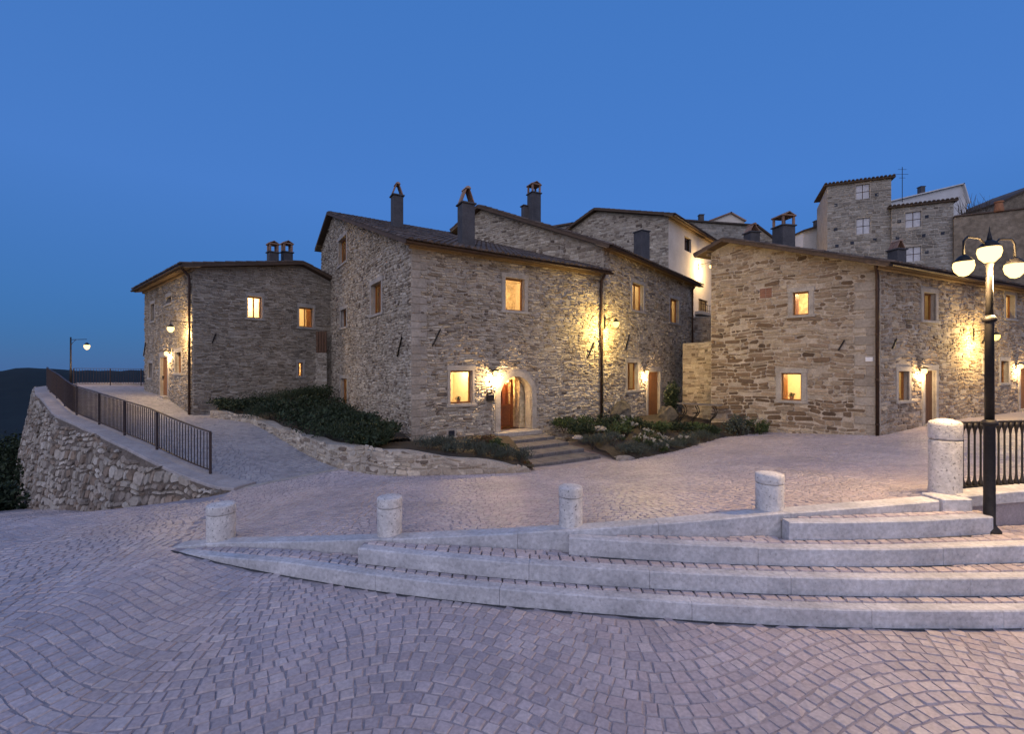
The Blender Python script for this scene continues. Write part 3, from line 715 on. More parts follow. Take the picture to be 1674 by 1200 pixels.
def slope(house, E0, E1, R1, R0, tiles=True, thick=.11, singles=True, seed=1, tw=.21, tl=.40, mat='clay_tile', rafters=False, name='roof', gutter=True, soffit=True):
    """roof plane from the eave E0-E1 up to the ridge R0-R1: deck, rafters, clay tiles, gutter"""
    rg = random.Random(seed); E0, E1, R1, R0 = map(Vector, (E0, E1, R1, R0))
    n = (E1 - E0).cross(R0 - E0).normalized();
    if n.z < 0: n = -n
    top = [E0, E1, R1, R0]; bot = [p - n * thick for p in top]
    roof = mk(name, top + bot, [(0, 1, 2, 3), (7, 6, 5, 4), (0, 4, 5, 1), (1, 5, 6, 2), (2, 6, 7, 3), (3, 7, 4, 0)], 'wood_soffit', house)
    La = (E1 - E0).length; Ls = (R0 - E0).length; nc = max(1, int(La / tw)); nr = max(1, int(Ls / tl))
    def P(s, t): return (E0.lerp(E1, s)).lerp(R0.lerp(R1, s), t)
    mk('tile_bed', [p + n * .006 for p in top] + [p + n * .03 for p in top], [(4, 5, 6, 7), (0, 1, 5, 4), (1, 2, 6, 5), (2, 3, 7, 6), (3, 0, 4, 7)], 'roof_deck', roof)
    if tiles:
        V = []; Fs = []
        for c in range(nc):
            for r in range(nr):
                s = (c + .5) / nc + rg.uniform(-.03, .03) / nc; ta = r / nr - .012 + rg.uniform(-.01, .01) / nr * 3; tb = (r + 1.15) / nr
                tb = min(tb, 1.0)
                a, b = P(s, ta), P(s, tb); side = (E1 - E0).normalized(); jl = rg.uniform(-.006, .01)
                vv = []
                for (p, rad, lift) in ((a, .088, .045 + jl), (b, .07, .03)):
                    for k in range(5):
                        th = math.pi * k / 4; vv.append(p + side * (math.cos(th) * rad * tw / .2) + n * (lift + math.sin(th) * rad * .8))
                ff = [(k, k + 1, k + 6, k + 5) for k in range(4)] + [(4, 3, 2, 1, 0)]
                if r == 0 and singles: mk('roof_tile', vv, ff, mat, roof, smooth=False, center=True)
                else:
                    q = len(V); V.extend(vv); Fs.extend([tuple(q + j for j in f) for f in ff])
        if V: tag(mk('tile_courses', V, Fs, mat, roof), kind='stuff')
    if rafters:
        up = (R0 - E0).normalized(); k = int(La / .62)
        for i in range(k + 1):
            s = (i + .4) / (k + .8); p = P(s, 0) - n * (thick + .05) + up * .36
            mb = MB(); mb.box(p, up, (E1 - E0).normalized(), n, .66, .085, .1); mb.build('rafter', 'wood_soffit', roof)
    if soffit:
        f = min(1.0, .62 / Ls); q_ = [P(0, .01), P(1, .01), P(1, f), P(0, f)]; mk('soffit', [p - n * (thick + .004) for p in q_] + [p - n * (thick + .03) for p in q_], [(7, 6, 5, 4), (0, 1, 5, 4), (2, 3, 7, 6), (0, 4, 7, 3), (1, 2, 6, 5)], 'cornice', roof)
        f0 = f * .62; a_, b_2 = P(0, f0) - n * (thick + .09), P(1, f0) - n * (thick + .09); mb = MB(); mb.bbox((a_ + b_2) / 2, (E1 - E0).normalized(), Vector((-(E1 - E0).y, (E1 - E0).x, 0)).normalized(), Z, La - .5, .12, .13, .02); mb.build('cornice', 'cornice', roof)
    if gutter:
        g = (E0 - R0); g.z = 0; g = g.normalized(); p0, p1 = E0 + g * .055 - n * .05, E1 + g * .055 - n * .05; V = []; Fs = []
        for p in (p0, p1):
            for k in range(7):
                th = math.pi * (1 + k / 6); V.append(p + g * math.cos(th) * .065 + Z * math.sin(th) * .065)
        for k in range(6): Fs.append((k, k + 1, k + 8, k + 7))
        V2 = [v + (Z * .012) for v in V]
        mk('gutter', V, Fs, 'copper_dark', roof)
    return roof
def chimney(house, px, w_px, y0, y1, d, cap=.55, cap_style='tent', extra=1.3, mat='chimney_plaster', ang=.5, depth=None):
    """y0 = top of shaft, y1 = where it meets the roof (pixels)"""
    p = at(px, y1, d); W = w_px / F * d; h = (y1 - y0) / F * d
    ax = Vector((math.cos(ang), math.sin(ang), 0)); ay = Z.cross(ax)
    W = W / (abs(math.cos(ang)) + abs(math.sin(ang))) * 1.02
    mb = MB(); c = Vector((p.x, p.y, p.z + h / 2 - extra / 2)); mb.bbox(c, ax, ay, Z, W, W, h + extra, .012)
    ch = mb.build('chimney', mat, house)
    z = p.z + h; mb = MB(); mb.bbox((p.x, p.y, z + .03), ax, ay, Z, W + .1, W + .1, .058, .01); mb.build('collar', mat, ch)
    z += .06
    if cap_style == 'tent':
        H = cap
        for sd in (-1, 1):
            for e in (-1, 1):
                # leaning clay tiles, a pair on each side
                a = Vector((p.x, p.y, z)) + ax * sd * (W / 2) + ay * e * W * .22; b = Vector((p.x, p.y, z + H * .82)) + ax * sd * .05 + ay * e * W * .2
                mb = MB(); dd = (b - a).normalized(); nn = dd.cross(ay).normalized(); mb.bbox((a + b) / 2, dd, ay, nn, (b - a).length, W * .40, .035, .008); mb.build('cap_tile', 'cap_tile', ch)
        V = []; top = Vector((p.x, p.y, z + H * .8)); 
        for e in (-1, 1):
            for k in range(5):
                th = math.pi * k / 4; V.append(top + ay * e * W * .46 + ax * math.cos(th) * .10 + Z * math.sin(th) * .09)
        mk('ridge_tile', V, [(k, k + 1, k + 6, k + 5) for k in range(4)] + [(4, 3, 2, 1, 0), (5, 6, 7, 8, 9)], 'cap_tile', ch)
    elif cap_style == 'posts':
        for sx in (-1, 1):
            for sy in (-1, 1):
                mb = MB(); mb.bbox(Vector((p.x, p.y, z + cap * .3)) + ax * sx * (W / 2 - .05) + ay * sy * (W / 2 - .05), ax, ay, Z, .09, .09, cap * .6, .008); mb.build('cap_post', 'cap_tile', ch)
        mb = MB(); mb.bbox((p.x, p.y, z + cap * .6 + .04), ax, ay, Z, W + .08, W + .08, .07, .015); mb.build('cap_slab', 'cap_tile', ch)
        V = []; 
        for sd in (-1, 1):
            mb = MB(); mb.bbox(Vector((p.x, p.y, z + cap * .6 + .13)) + ax * sd * W * .2, (ax * .9 + Z * .43 * -sd).normalized(), ay, Vector((0, 0, 1)), W * .55, W + .1, .035, .008); mb.build('cap_tile', 'cap_tile', ch)
    return ch
def downpipe(house, w, u, v0, v1, r=.05, o=.11):
    mb = MB(); mb.tube([w.pt(u, v1 + .16, .42), w.pt(u, v1 + .02, .34), w.pt(u, v1 - .22, o + .02), w.pt(u, v1 - .4, o), w.pt(u, v0, o)], r, 10)
    dp = mb.build('downpipe', 'copper_dark', house, smooth=True)
    for k in range(4):
        v = v0 + .4 + (v1 - v0 - 1.1) * k / 3; mb = MB(); mb.lathe(w.pt(u, v, o), [(r + .012, -.025), (r + .012, .025)], 10); mb.build('pipe_clip', 'copper_dark', dp)
def anchor(house, w, x0, y0, x1, y1):
    """slanted iron tie-rod anchor, pixels of its lower left and upper right end"""
    a = w.pt(*w.px(x0, y0), .055); b = w.pt(*w.px(x1, y1), .055); d = (b - a)
    mb = MB(); mb.bbox((a + b) / 2, d.normalized(), d.normalized().cross(w.n), w.n, d.length, .05, .05, .008); mb.build('tie_anchor', 'iron', house)

def house(name, base, label, cat='house'): return thing(name, base, label, cat)
def build_wall(hs, w, v0, top_pts, opens, mat, smat, n_single, seed, hr=(.07, .13), wr=(.12, .42), extra_holes=(), u0=0.0, u1=None, ok=None, vst=None, split=None, **kw):
    holes = [h for h in opens]
    wo, top = facade(w, v0, top_pts, [o['rect'] for o in holes], mat, hs, u0, u1)
    hl = [hole_of(o['rect'], o.get('jamb', .15), o.get('sillh', .10), o.get('lint', .17)) for o in holes] + list(extra_holes)
    st = masonry(w, u0, w.L if u1 is None else u1, v0 if vst is None else vst, top, hl, hr, wr, seed, **kw)
    if split:
        f, mat2 = split; rq = random.Random(seed + 500); A_s, B_s = [], []
        for q in st:
            c = q[3]; (B_s if rq.random() < f(CX + F * c.x / c.y, CY + F * (EYE - c.z) / c.y) else A_s).append(q)
        lay(B_s, mat2, wo, n_single // 3, ok=ok, stuff='dark_stone_courses'); st = A_s; n_single -= n_single // 3
    lay(st, smat, wo, n_single, ok=ok)
    for o in holes:
        if o['t'] == 'w': window(hs, w, o['rect'], **o.get('kw', {}))
        elif o['t'] == 'd': door(hs, w, o['rect'], **o.get('kw', {}))
    return wo, top
def W_(w, x0, y0, x1, y1, **kw): return dict(t='w', rect=w.rect(x0, y0, x1, y1), jamb=kw.pop('jamb', .15), kw=dict(kw, **({})))
def D_(w, x0, y0, x1, y1, **kw): return dict(t='d', rect=w.rect(x0, y0, x1, y1), jamb=.2, lint=.22, sillh=.17, kw=kw)
def plain_box(hs, pts, z0, z1, mat, name='wall'):
    """closing walls on the sides the street does not see"""
    V = []; Fs = []; 
    for (a, b) in zip(pts[:-1], pts[1:]):
        n = len(V); V += [(a[0], a[1], z0), (b[0], b[1], z0), (b[0], b[1], z1), (a[0], a[1], z1)]; Fs.append((n, n + 1, n + 2, n + 3))
    return mk(name, V, Fs, mat, hs)
def W_(w, x0, y0, x1, y1, jamb=.15, **kw): return dict(t='w', rect=w.rect(x0, y0, x1, y1), jamb=jamb, kw=dict(kw, jamb=jamb))
def off(p, *terms):
    q = Vector((p[0], p[1], 0))
    for v, k in terms: q = q + v * k
    return q
def z_(p, z): return Vector((p.x, p.y, z))

# ================================================================== main corner house
C, B, Lp = (-3.12, 14.18), (3.67, 18.6), (-10.7, 25.8)
M = house('stone_house', (-3.1, 14.2, 0), 'tall two-storey stone corner house with arched doorway and two dark chimneys in the centre')
mf, ml = Wall(C, B), Wall(Lp, C)
KM = .355; ZE = 6.22; RUN = 10.9
u, b = mf.u, -ml.u
mtop = [(0, ZE + KM * RUN - KM * (ml.L - RUN)), (ml.L - RUN, ZE + KM * RUN), (ml.L, ZE)]
arch = mf.rect(817.5, 615.4, 869, 704)
aj = .30
mw = [W_(mf, 826, 455, 857, 508, lit=26, mull=False, back='room_stone', room=(.9, 1.2, .6, 2.2)),
      W_(mf, 736, 606, 772, 660, lit=30, jamb=.10, mull=False, room=(.5, .35, .5, 2.0), shutter='l')]
ab = (arch[0] - aj, arch[1] + aj, arch[2] - .02, arch[3] + aj)
wo, mft = facade(mf, -.9, [(0, ZE), (mf.L, ZE)], [o['rect'] for o in mw] + [ab], 'mortar', M)
hl = [hole_of(o['rect'], o['jamb']) for o in mw] + [(ab[0], ab[1], -1, ab[3])]
ve = mf.rect(733, 704, 743, 714); hl.append((ve[0] - .05, ve[1] + .05, ve[2] - .05, ve[3] + .05))
qs = []; v = -.6; k = 0
while v < 6.0:
    h = rnd.uniform(.2, .3); wq = .52 if k % 2 else .3; qs.append((0, wq, v, v + h)); v += h; k += 1
lay(masonry(mf, 0, mf.L, -.7, mft, hl + qs, (.055, .105), (.08, .32), 11, joint=.013, rough=1.4, rnd_=1.3, proud=(.008, .05), warp=1.3), 'stone_main', wo, 230)
for (a, b_, c, d) in qs:
    mb = MB(); mb.bbox(mf.pt((a + b_) / 2, (c + d) / 2, .0), mf.u, mf.n, Z, b_ - a - .012, .05, d - c - .012, .012); mb.build('quoin', 'quoin_stone', wo, center=True)
for o in mw: window(M, mf, o['rect'], **o['kw'])
# arched doorway
def arch_ring(w, r, o_front, o_back, extra, n=14, name='arch_stone', mat='limestone', parent=None):
    u0, u1, v0, v1 = r; rad = (u1 - u0) / 2; uc = (u0 + u1) / 2; vs = v1 - rad
    inner = [(u0, v0)] + [(uc - rad * math.cos(math.pi * i / n), vs + rad * math.sin(math.pi * i / n)) for i in range(n + 1)] + [(u1, v0)]
    ro = rad + extra
    outer = [(u0 - extra, v0)] + [(uc - ro * math.cos(math.pi * i / n), vs + ro * math.sin(math.pi * i / n)) for i in range(n + 1)] + [(u1 + extra, v0)]
    return inner, outer
inner, outer = arch_ring(mf, arch, .04, -.4, .2)
dw = mk('doorway', [mf.pt(*p, -.0) for p in inner] + [mf.pt(*p, -.42) for p in inner], [(i, len(inner) + i, len(inner) + i + 1, i + 1) for i in range(len(inner) - 1)], 'limestone', M)
for i in range(0, len(inner) - 1, 1):
    if i in (0, len(inner) - 2):   # jambs in three blocks
        for t in range(3):
            P = []
            for q in (inner, outer):
                a, c = Vector((*q[i], 0)), Vector((*q[i + 1], 0)); P += [a.lerp(c, t / 3 + .004), a.lerp(c, (t + 1) / 3 - .004)]
            V = [mf.pt(p.x, p.y, o) for o in (.045, -.06) for p in (P[0], P[1], P[3], P[2])]
            mk('arch_stone', V, [(0, 1, 2, 3), (4, 7, 6, 5), (0, 4, 5, 1), (1, 5, 6, 2), (2, 6, 7, 3), (3, 7, 4, 0)], 'limestone', dw)
    elif i % 2 == 1:
        V = []
        ids = [i, i + 1, i + 2]
        for o in (.045, -.06):
            V += [mf.pt(*inner[j], o) for j in ids] + [mf.pt(*outer[j], o) for j in ids[::-1]]
        mk('arch_stone', V, [(0, 1, 2, 3, 4, 5), (11, 10, 9, 8, 7, 6)] + [(k, k + 6, (k + 1) % 6 + 6, (k + 1) % 6) for k in range(6)], 'limestone', dw)
# spandrel between the arch and the square opening
V = []; Fs = []; n = len(outer)
for i in range(1, n - 2):
    q = len(V); V += [mf.pt(outer[i][0], outer[i][1], .002), mf.pt(outer[i + 1][0], outer[i + 1][1], .002), mf.pt(outer[i + 1][0], ab[3], .002), mf.pt(outer[i][0], ab[3], .002)]; Fs.append((q, q + 1, q + 2, q + 3))
for (a, c) in ((ab[0], outer[0][0]), (outer[-1][0], ab[1])):
    q = len(V); V += [mf.pt(a, ab[2], .002), mf.pt(c, ab[2], .002), mf.pt(c, ab[3], .002), mf.pt(a, ab[3], .002)]; Fs.append((q, q + 1, q + 2, q + 3))
mk('spandrel', V, Fs, 'mortar', dw)
sp = [s for s in masonry(mf, ab[0], ab[1], ab[2] - .1, lambda u_: ab[3], [(outer[0][0] - .01, outer[-1][0] + .01, -2, outer[1][1])], (.07, .12), (.1, .3), 71)
      if all((x_[0] - (outer[0][0] + outer[-1][0]) / 2) ** 2 + (x_[1] - outer[1][1]) ** 2 > ((outer[-1][0] - outer[0][0]) / 2 - .0) ** 2 or x_[1] < outer[1][1]
             for x_ in [(((p - mf.A).dot(mf.u)), p.z) for p in s[0][:8]])]
lay(sp, 'stone_main', wo, 0)
plate(M, mf, arch[0] - .28, arch[1] + .28, arch[2] - .16, arch[2] - .002, -.42, .3, 'threshold', 'limestone', dw)
# lit hall with an open wooden inner door, a stone side wall and a small chair
hall = shell_room(M, mf, arch[0] - .25, arch[1] + .5, arch[2] - .005, arch[3] + .35, -.43, -3.4, 'room_plaster')
V = [mf.pt(a, c, -.425) for (a, c) in ((arch[0] - .25, arch[2]), (arch[1] + .5, arch[2]), (arch[1] + .5, arch[3] + .35), (arch[0] - .25, arch[3] + .35))] + [mf.pt(*p, -.425) for p in inner]
tp = [mf.pt(p[0], arch[3] + .35, -.425) for p in inner]; nv = len(inner)
mk('inner_wall', [mf.pt(*p, -.425) for p in inner] + tp, [(i + 1, i, nv + i, nv + i + 1) for i in range(1, nv - 2)], 'room_plaster', hall)
um = (arch[0] + arch[1]) / 2; hh = arch[3] - arch[2]
st = MB(); st.box(mf.pt(arch[1] + .1, arch[2] + 1.3, -1.3), mf.u, mf.n, Z, .5, 1.5, 2.6); st.build('side_wall', 'room_stone', hall)
uw = arch[1] - arch[0]; dleft = arch[0] + .30; dwd = uw * .58; dh = hh * .93
for k in range(2):   # glazed wooden door standing inside: two stiles, three rails, lower panel, panes
    mb = MB(); mb.bbox(mf.pt(dleft + .05 + (dwd - .1) * k, arch[2] + dh / 2, -.85), mf.u, mf.n, Z, .10, .05, dh, .008); mb.build('door_stile', 'wood_red', hall)
for v_ in (.06, .46, .97):
    mb = MB(); mb.bbox(mf.pt(dleft + dwd / 2, arch[2] + dh * v_, -.85), mf.u, mf.n, Z, dwd - .2, .045, .1, .006); mb.build('door_rail', 'wood_red', hall)
mb = MB(); mb.bbox(mf.pt(dleft + dwd / 2, arch[2] + dh * .26, -.86), mf.u, mf.n, Z, dwd - .2, .03, dh * .36, .012); mb.build('door_panel', 'wood_red', hall)
for q_ in (.33, .67):
    mb = MB(); mb.box(mf.pt(dleft + .1 + (dwd - .2) * q_, arch[2] + dh * .715, -.85), mf.u, mf.n, Z, .025, .04, dh * .42); mb.build('glazing_bar', 'wood_red', hall)
mb = MB(); mb.box(mf.pt(dleft + dwd / 2, arch[2] + dh * .715, -.853), mf.u, mf.n, Z, dwd - .2, .03, .025); mb.build('glazing_bar', 'wood_red', hall)
mk('pane', [mf.pt(dleft + .1 + a_ * (dwd - .2), arch[2] + dh * (.5 + c_ * .43), -.86) for a_, c_ in ((0, 0), (1, 0), (1, 1), (0, 1))], [(0, 1, 2, 3)], 'glass', hall)
mb = MB(); mb.bbox(mf.pt(dleft + dwd / 2, arch[2] + dh * .55, -1.5), mf.u, mf.n, Z, dwd * 1.3, .3, dh * 1.1, .01); mb.build('cupboard', 'wood_red', hall)
mk('hall_floor', [mf.pt(a, arch[2] + .001, o) for a, o in ((arch[0] - .25, -.43), (arch[1] + .5, -.43), (arch[1] + .5, -3.4), (arch[0] - .25, -3.4))], [(0, 1, 2, 3)], 'wood_dark', hall)
lamp('hall_lamp', mf.pt(um + .1, arch[3] - .25, -.9), 45, M, .08, (1, .58, .22))
mb = MB(); mb.lathe(mf.pt(um + .1, arch[3] - .2, -.75), [(.02, .1), (.06, .06), (.07, 0), (.04, -.05)], 12); 
hl_ = mb.build('hall_ceiling_lamp', 'bulb_small', hall)
def chair(p, ax, label):
    ay = Z.cross(ax); t = thing('wooden_chair', p, label, 'chair'); s = .4
    mb = MB(); mb.bbox(p + Z * .44, ax, ay, Z, s, s, .035, .008); mb.build('seat', 'wood_warm', t)
    for i in (-1, 1):
        for j in (-1, 1):
            h = .95 if j > 0 else .43; mb = MB(); mb.bbox(p + ax * i * .17 + ay * j * .17 + Z * h / 2, ax, ay, Z, .035, .035, h, .006); mb.build('leg', 'wood_warm', t)
    for k in (.62, .86):
        mb = MB(); mb.bbox(p + ay * .17 + Z * k, ax, ay, Z, .31, .02, .07, .005); mb.build('back_slat', 'wood_warm', t)
chair(mf.pt(um + .22, arch[2] + .004, -1.9), mf.u, 'small wooden chair standing inside the arched doorway')
# iron grille low on the wall
vg = mk('vent', [mf.pt(*p, .012) for p in ((ve[0], ve[2]), (ve[1], ve[2]), (ve[1], ve[3]), (ve[0], ve[3]))], [(0, 1, 2, 3)], 'shutter_dark', M)
for k in range(4):
    plate(M, mf, ve[0] + (ve[1] - ve[0]) * (k + .3) / 4, ve[0] + (ve[1] - ve[0]) * (k + .5) / 4, ve[2], ve[3], .013, .03, 'vent_bar', 'iron', vg, .002)
anchor(M, mf, 706, 566, 719, 538); anchor(M, mf, 959, 586, 970, 560)
downpipe(M, mf, mf.px(980, 600)[0], -.1, ZE - .12)
# left side (gable)
lw = [W_(ml, 554, 389, 567, 431, jamb=.12, shutter='l', lit=2), W_(ml, 607.5, 463, 624, 513, jamb=.15, shutter='l', lit=2), W_(ml, 557.5, 506, 567, 535, jamb=.12), W_(ml, 557.5, 619, 568, 664, jamb=.15, lit=3, shutter='l')]
build_wall(M, ml, -.9, mtop, lw, 'mortar', 'stone_main', 90, 12, (.065, .125), (.08, .24), rough=1.6, joint=.014, rnd_=1.5, proud=(.008, .05), ok=lambda x, y: y < 640 and x > 600)
anchor(M, ml, 652, 583, 659.5, 551); anchor(M, ml, 531, 600, 534, 578)
P0, P1 = off(C, (u, -.32), (b, -.42)), off(B, (u, .12), (b, -.42)); Q0, Q1 = off(C, (u, -.32), (b, RUN)), off(B, (u, .12), (b, RUN)); S0, S1 = off(C, (u, -.32), (b, ml.L + .3)), off(B, (u, .12), (b, ml.L + .3))
slope(M, z_(P0, ZE - .42 * KM + .12), z_(P1, ZE - .42 * KM + .12), z_(Q1, ZE + KM * RUN + .12), z_(Q0, ZE + KM * RUN + .12), seed=1)
slope(M, z_(S0, ZE + KM * (2 * RUN - ml.L - .3) + .12), z_(S1, ZE + KM * (2 * RUN - ml.L - .3) + .12), z_(Q1, ZE + KM * RUN + .12), z_(Q0, ZE + KM * RUN + .12), seed=2, singles=False)
plain_box(M, [B, (B[0] + b.x * ml.L, B[1] + b.y * ml.L), Lp], -.9, ZE, 'mortar')
chimney(M, 649, 22, 322, 366, 19.5, cap=.55); chimney(M, 762, 29, 336, 396, 16.0, cap=.6)

# ================================================================== second house, joined to the right of the corner house
NC = (3.72, 18.66); vpn = Vector((.817, 1, 0)).normalized(); 
def hit(A, dirv, px):
    r = (px - CX) / F; t = (A[1] * r - A[0]) / (dirv.x - dirv.y * r); return (A[0] + dirv.x * t, A[1] + dirv.y * t)
NE = hit(NC, vpn, 1133); bn = Vector((-vpn.y, vpn.x, 0)); KN = .44; ZN = 7.3; RN = 6.8; DN = 8.4
H2 = house('stone_house', (NC[0], NC[1], 0), 'stone house with wooden door lit by a lamp, joined right of the corner house')
nf = Wall(NC, NE); nl = Wall((NC[0] + bn.x * DN, NC[1] + bn.y * DN), NC)
nw = [W_(nf, 1033, 464, 1051, 508, jamb=.18, lit=7, shutter='l', room=(.6, .5, .5, 1.8)), W_(nf, 1095, 489, 1109, 528, jamb=.18, lit=5, shutter='l'),
      W_(nf, 1025, 593, 1042, 638, jamb=.18, lit=3, shutter='l'), D_(nf, 1059, 608, 1078, 682, lit=8, open_=.0)]
build_wall(H2, nf, -1.2, [(0, ZN), (nf.L, ZN)], nw, 'mortar', 'stone_main', 150, 13, (.06, .115), (.09, .32), joint=.013, rough=1.4, rnd_=1.3, proud=(.008, .05), ok=lambda x, y: y < 660)
ntop = [(0, ZN + KN * RN - KN * (DN - RN)), (DN - RN, ZN + KN * RN), (DN, ZN)]
build_wall(H2, nl, 4.0, ntop, [], 'mortar', 'stone_main', 40, 14, (.08, .15), (.12, .36), rough=1.3, ok=lambda x, y: y < 380)
anchor(H2, nf, 1021, 572, 1027, 547); anchor(H2, nf, 1112, 584, 1116, 566)
downpipe(H2, nf, nf.px(1129, 500)[0], 2.2, ZN - .12)
uu = vpn
P0, P1 = off(NC, (uu, -.3), (bn, -.42)), off(NE, (uu, .35), (bn, -.42)); Q0, Q1 = off(NC, (uu, -.3), (bn, RN)), off(NE, (uu, .35), (bn, RN)); S0, S1 = off(NC, (uu, -.3), (bn, DN + .35)), off(NE, (uu, .35), (bn, DN + .35))
slope(H2, z_(P0, ZN - .42 * KN + .12), z_(P1, ZN - .42 * KN + .12), z_(Q1, ZN + KN * RN + .12), z_(Q0, ZN + KN * RN + .12), seed=3)
slope(H2, z_(S0, ZN + KN * (2 * RN - DN - .35) + .12), z_(S1, ZN + KN * (2 * RN - DN - .35) + .12), z_(Q1, ZN + KN * RN + .12), z_(Q0, ZN + KN * RN + .12), seed=4, singles=False)
plain_box(H2, [NE, (NE[0] + bn.x * DN, NE[1] + bn.y * DN)], -1, ZN, 'mortar')
chimney(H2, 873, 22, 318, 356, 24.5, cap=.62, cap_style='posts'); chimney(H2, 1049, 24, 380, 416, 27.0, cap=.3, cap_style='none', extra=3)
chimney(H2, 858, 12, 338, 350, 24.6, cap_style='none')

# ================================================================== cream plastered house behind
WC = (at(1093, 600, 31).x, 31.0); dw_ = Vector((.884, 1, 0)).normalized(); bw_ = Vector((-dw_.y, dw_.x, 0)); WE = hit(WC, dw_, 1182)
ZW = EYE + (600 - 354) / F * 31; RW_ = 5.6; DW = 7.9; KW = .29
H3 = house('plastered_house', (WC[0], WC[1], 4), 'cream plastered house with stone gable rising behind the stone houses')
wf = Wall(WC, WE); wg = Wall((WC[0] + bw_.x * DW, WC[1] + bw_.y * DW), WC)
o1 = [W_(wf, 1119, 388, 1130, 411, jamb=0), W_(wf, 1142, 490, 1157, 513, jamb=.0, lit=2)]
fo, ft = facade(wf, 3.0, [(0, ZW), (wf.L, ZW)], [o['rect'] for o in o1], 'plaster_cream', H3)
for o in o1: window(H3, wf, o['rect'], frame='wood_dark', **o['kw'])
r_ = wf.rect(1136, 512, 1163, 517); plate(H3, wf, r_[0], r_[1], r_[2], r_[3], 0, .5, 'balcony', 'limestone')
mb = MB(); 
for v_ in (.12, .55): mb.tube([wf.pt(r_[0] + .05, r_[3] + v_, .45), wf.pt(r_[1] - .05, r_[3] + v_, .45)], .02, 6)
for k in range(9):
    q = r_[0] + .05 + (r_[1] - r_[0] - .1) * k / 8; mb.tube([wf.pt(q, r_[3], .45), wf.pt(q, r_[3] + .55, .45)], .014, 5)
mb.build('balcony_rail', 'iron', H3)
build_wall(H3, wg, 6.0, [(0, ZW + KW * RW_ - KW * (DW - RW_) * 1.4), (DW - RW_, ZW + KW * RW_), (DW, ZW)], [], 'mortar', 'stone_main', 40, 15, (.10, .18), (.14, .42), rough=1.2, ok=lambda x, y: y < 400)
P0, P1 = off(WC, (dw_, -.4), (bw_, -.5)), off(WE, (dw_, .4), (bw_, -.5)); Q0, Q1 = off(WC, (dw_, -.4), (bw_, RW_)), off(WE, (dw_, .4), (bw_, RW_)); S0, S1 = off(WC, (dw_, -.4), (bw_, DW + .5)), off(WE, (dw_, .4), (bw_, DW + .5))
slope(H3, z_(P0, ZW - .5 * KW + .12), z_(P1, ZW - .5 * KW + .12), z_(Q1, ZW + KW * RW_ + .12), z_(Q0, ZW + KW * RW_ + .12), seed=5, singles=False)
slope(H3, z_(S0, ZW + KW * RW_ - KW * 1.4 * (DW + .5 - RW_) + .12), z_(S1, ZW + KW * RW_ - KW * 1.4 * (DW + .5 - RW_) + .12), z_(Q1, ZW + KW * RW_ + .12), z_(Q0, ZW + KW * RW_ + .12), seed=6, singles=False)
# stone terrace wall under its balcony, between the two stone houses
tw_ = thing('terrace_wall', (11, 28, 0), 'shaded stone terrace wall below the balcony, between the stone houses', 'wall')
tw = Wall(hit((10.6, 28.4), Vector((1, -.1, 0)), 1118), hit((10.6, 28.4), Vector((1, -.1, 0)), 1185))
build_wall(tw_, tw, -1, [(0, EYE + (600 - 517) / F * 28), (tw.L, EYE + (600 - 517) / F * 28)], [], 'mortar', 'stone_right', 30, 16, (.09, .16), (.14, .4))

# ================================================================== right house
RC, RL = (12.86, 16.0), (8.72, 20.1); dc = Vector((10.64, 5.1, 0)).normalized(); da = (v2(*RL) - v2(*RC)).normalized()
RE = (RC[0] + dc.x * 15.5, RC[1] + dc.y * 15.5)
H4 = house('stone_house', (RC[0], RC[1], 0), 'long stone house at the right with brown downpipe on its corner')
rl, rr = Wall(RL, RC), Wall(RC, RE); ZR = 5.95; RR_ = 5.05; KR = .345
rw = [W_(rl, 1296, 477, 1322, 515, jamb=.16, mull=False, lit=24, room=(.6, .9, .5, 1.9), back='room_stone', shutter='l'), W_(rl, 1277, 610, 1310, 655, jamb=.18, mull=False, lit=26, room=(.7, .9, .5, 1.9), shutter='l')]
qs = []; v = -.5; k = 0
while v < 5.6:
    h = rnd.uniform(.26, .4); wq = .75 if k % 2 else .42; qs.append((rl.L - wq, rl.L, v, v + h)); v += h; k += 1
bp_ = rl.rect(1242, 471, 1262, 487)
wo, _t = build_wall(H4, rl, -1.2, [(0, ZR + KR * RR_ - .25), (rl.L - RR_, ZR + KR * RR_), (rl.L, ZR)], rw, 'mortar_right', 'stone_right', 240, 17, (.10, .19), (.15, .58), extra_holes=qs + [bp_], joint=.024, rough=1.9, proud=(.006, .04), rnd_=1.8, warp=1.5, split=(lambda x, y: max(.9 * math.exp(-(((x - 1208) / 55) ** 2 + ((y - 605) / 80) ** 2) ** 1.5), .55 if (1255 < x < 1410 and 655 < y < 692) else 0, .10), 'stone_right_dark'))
for (a, b_, c, d) in qs:
    mb = MB(); mb.bbox(rl.pt((a + b_) / 2, (c + d) / 2, .0), rl.u, rl.n, Z, b_ - a - .014, .05, d - c - .014, .012); mb.build('quoin', 'quoin_stone', wo, center=True)
for i in range(5):
    for j in range(2):
        a = bp_[0] + (bp_[1] - bp_[0]) * j / 2; c = bp_[2] + (bp_[3] - bp_[2]) * i / 5
        mb = MB(); mb.bbox(rl.pt(a + (bp_[1] - bp_[0]) / 4, c + (bp_[3] - bp_[2]) / 10, 0), rl.u, rl.n, Z, (bp_[1] - bp_[0]) / 2 - .015, .03, (bp_[3] - bp_[2]) / 5 - .012, .005); mb.build('brick', 'brick', wo, center=True)
anchor(H4, rl, 1371, 573, 1381, 556)
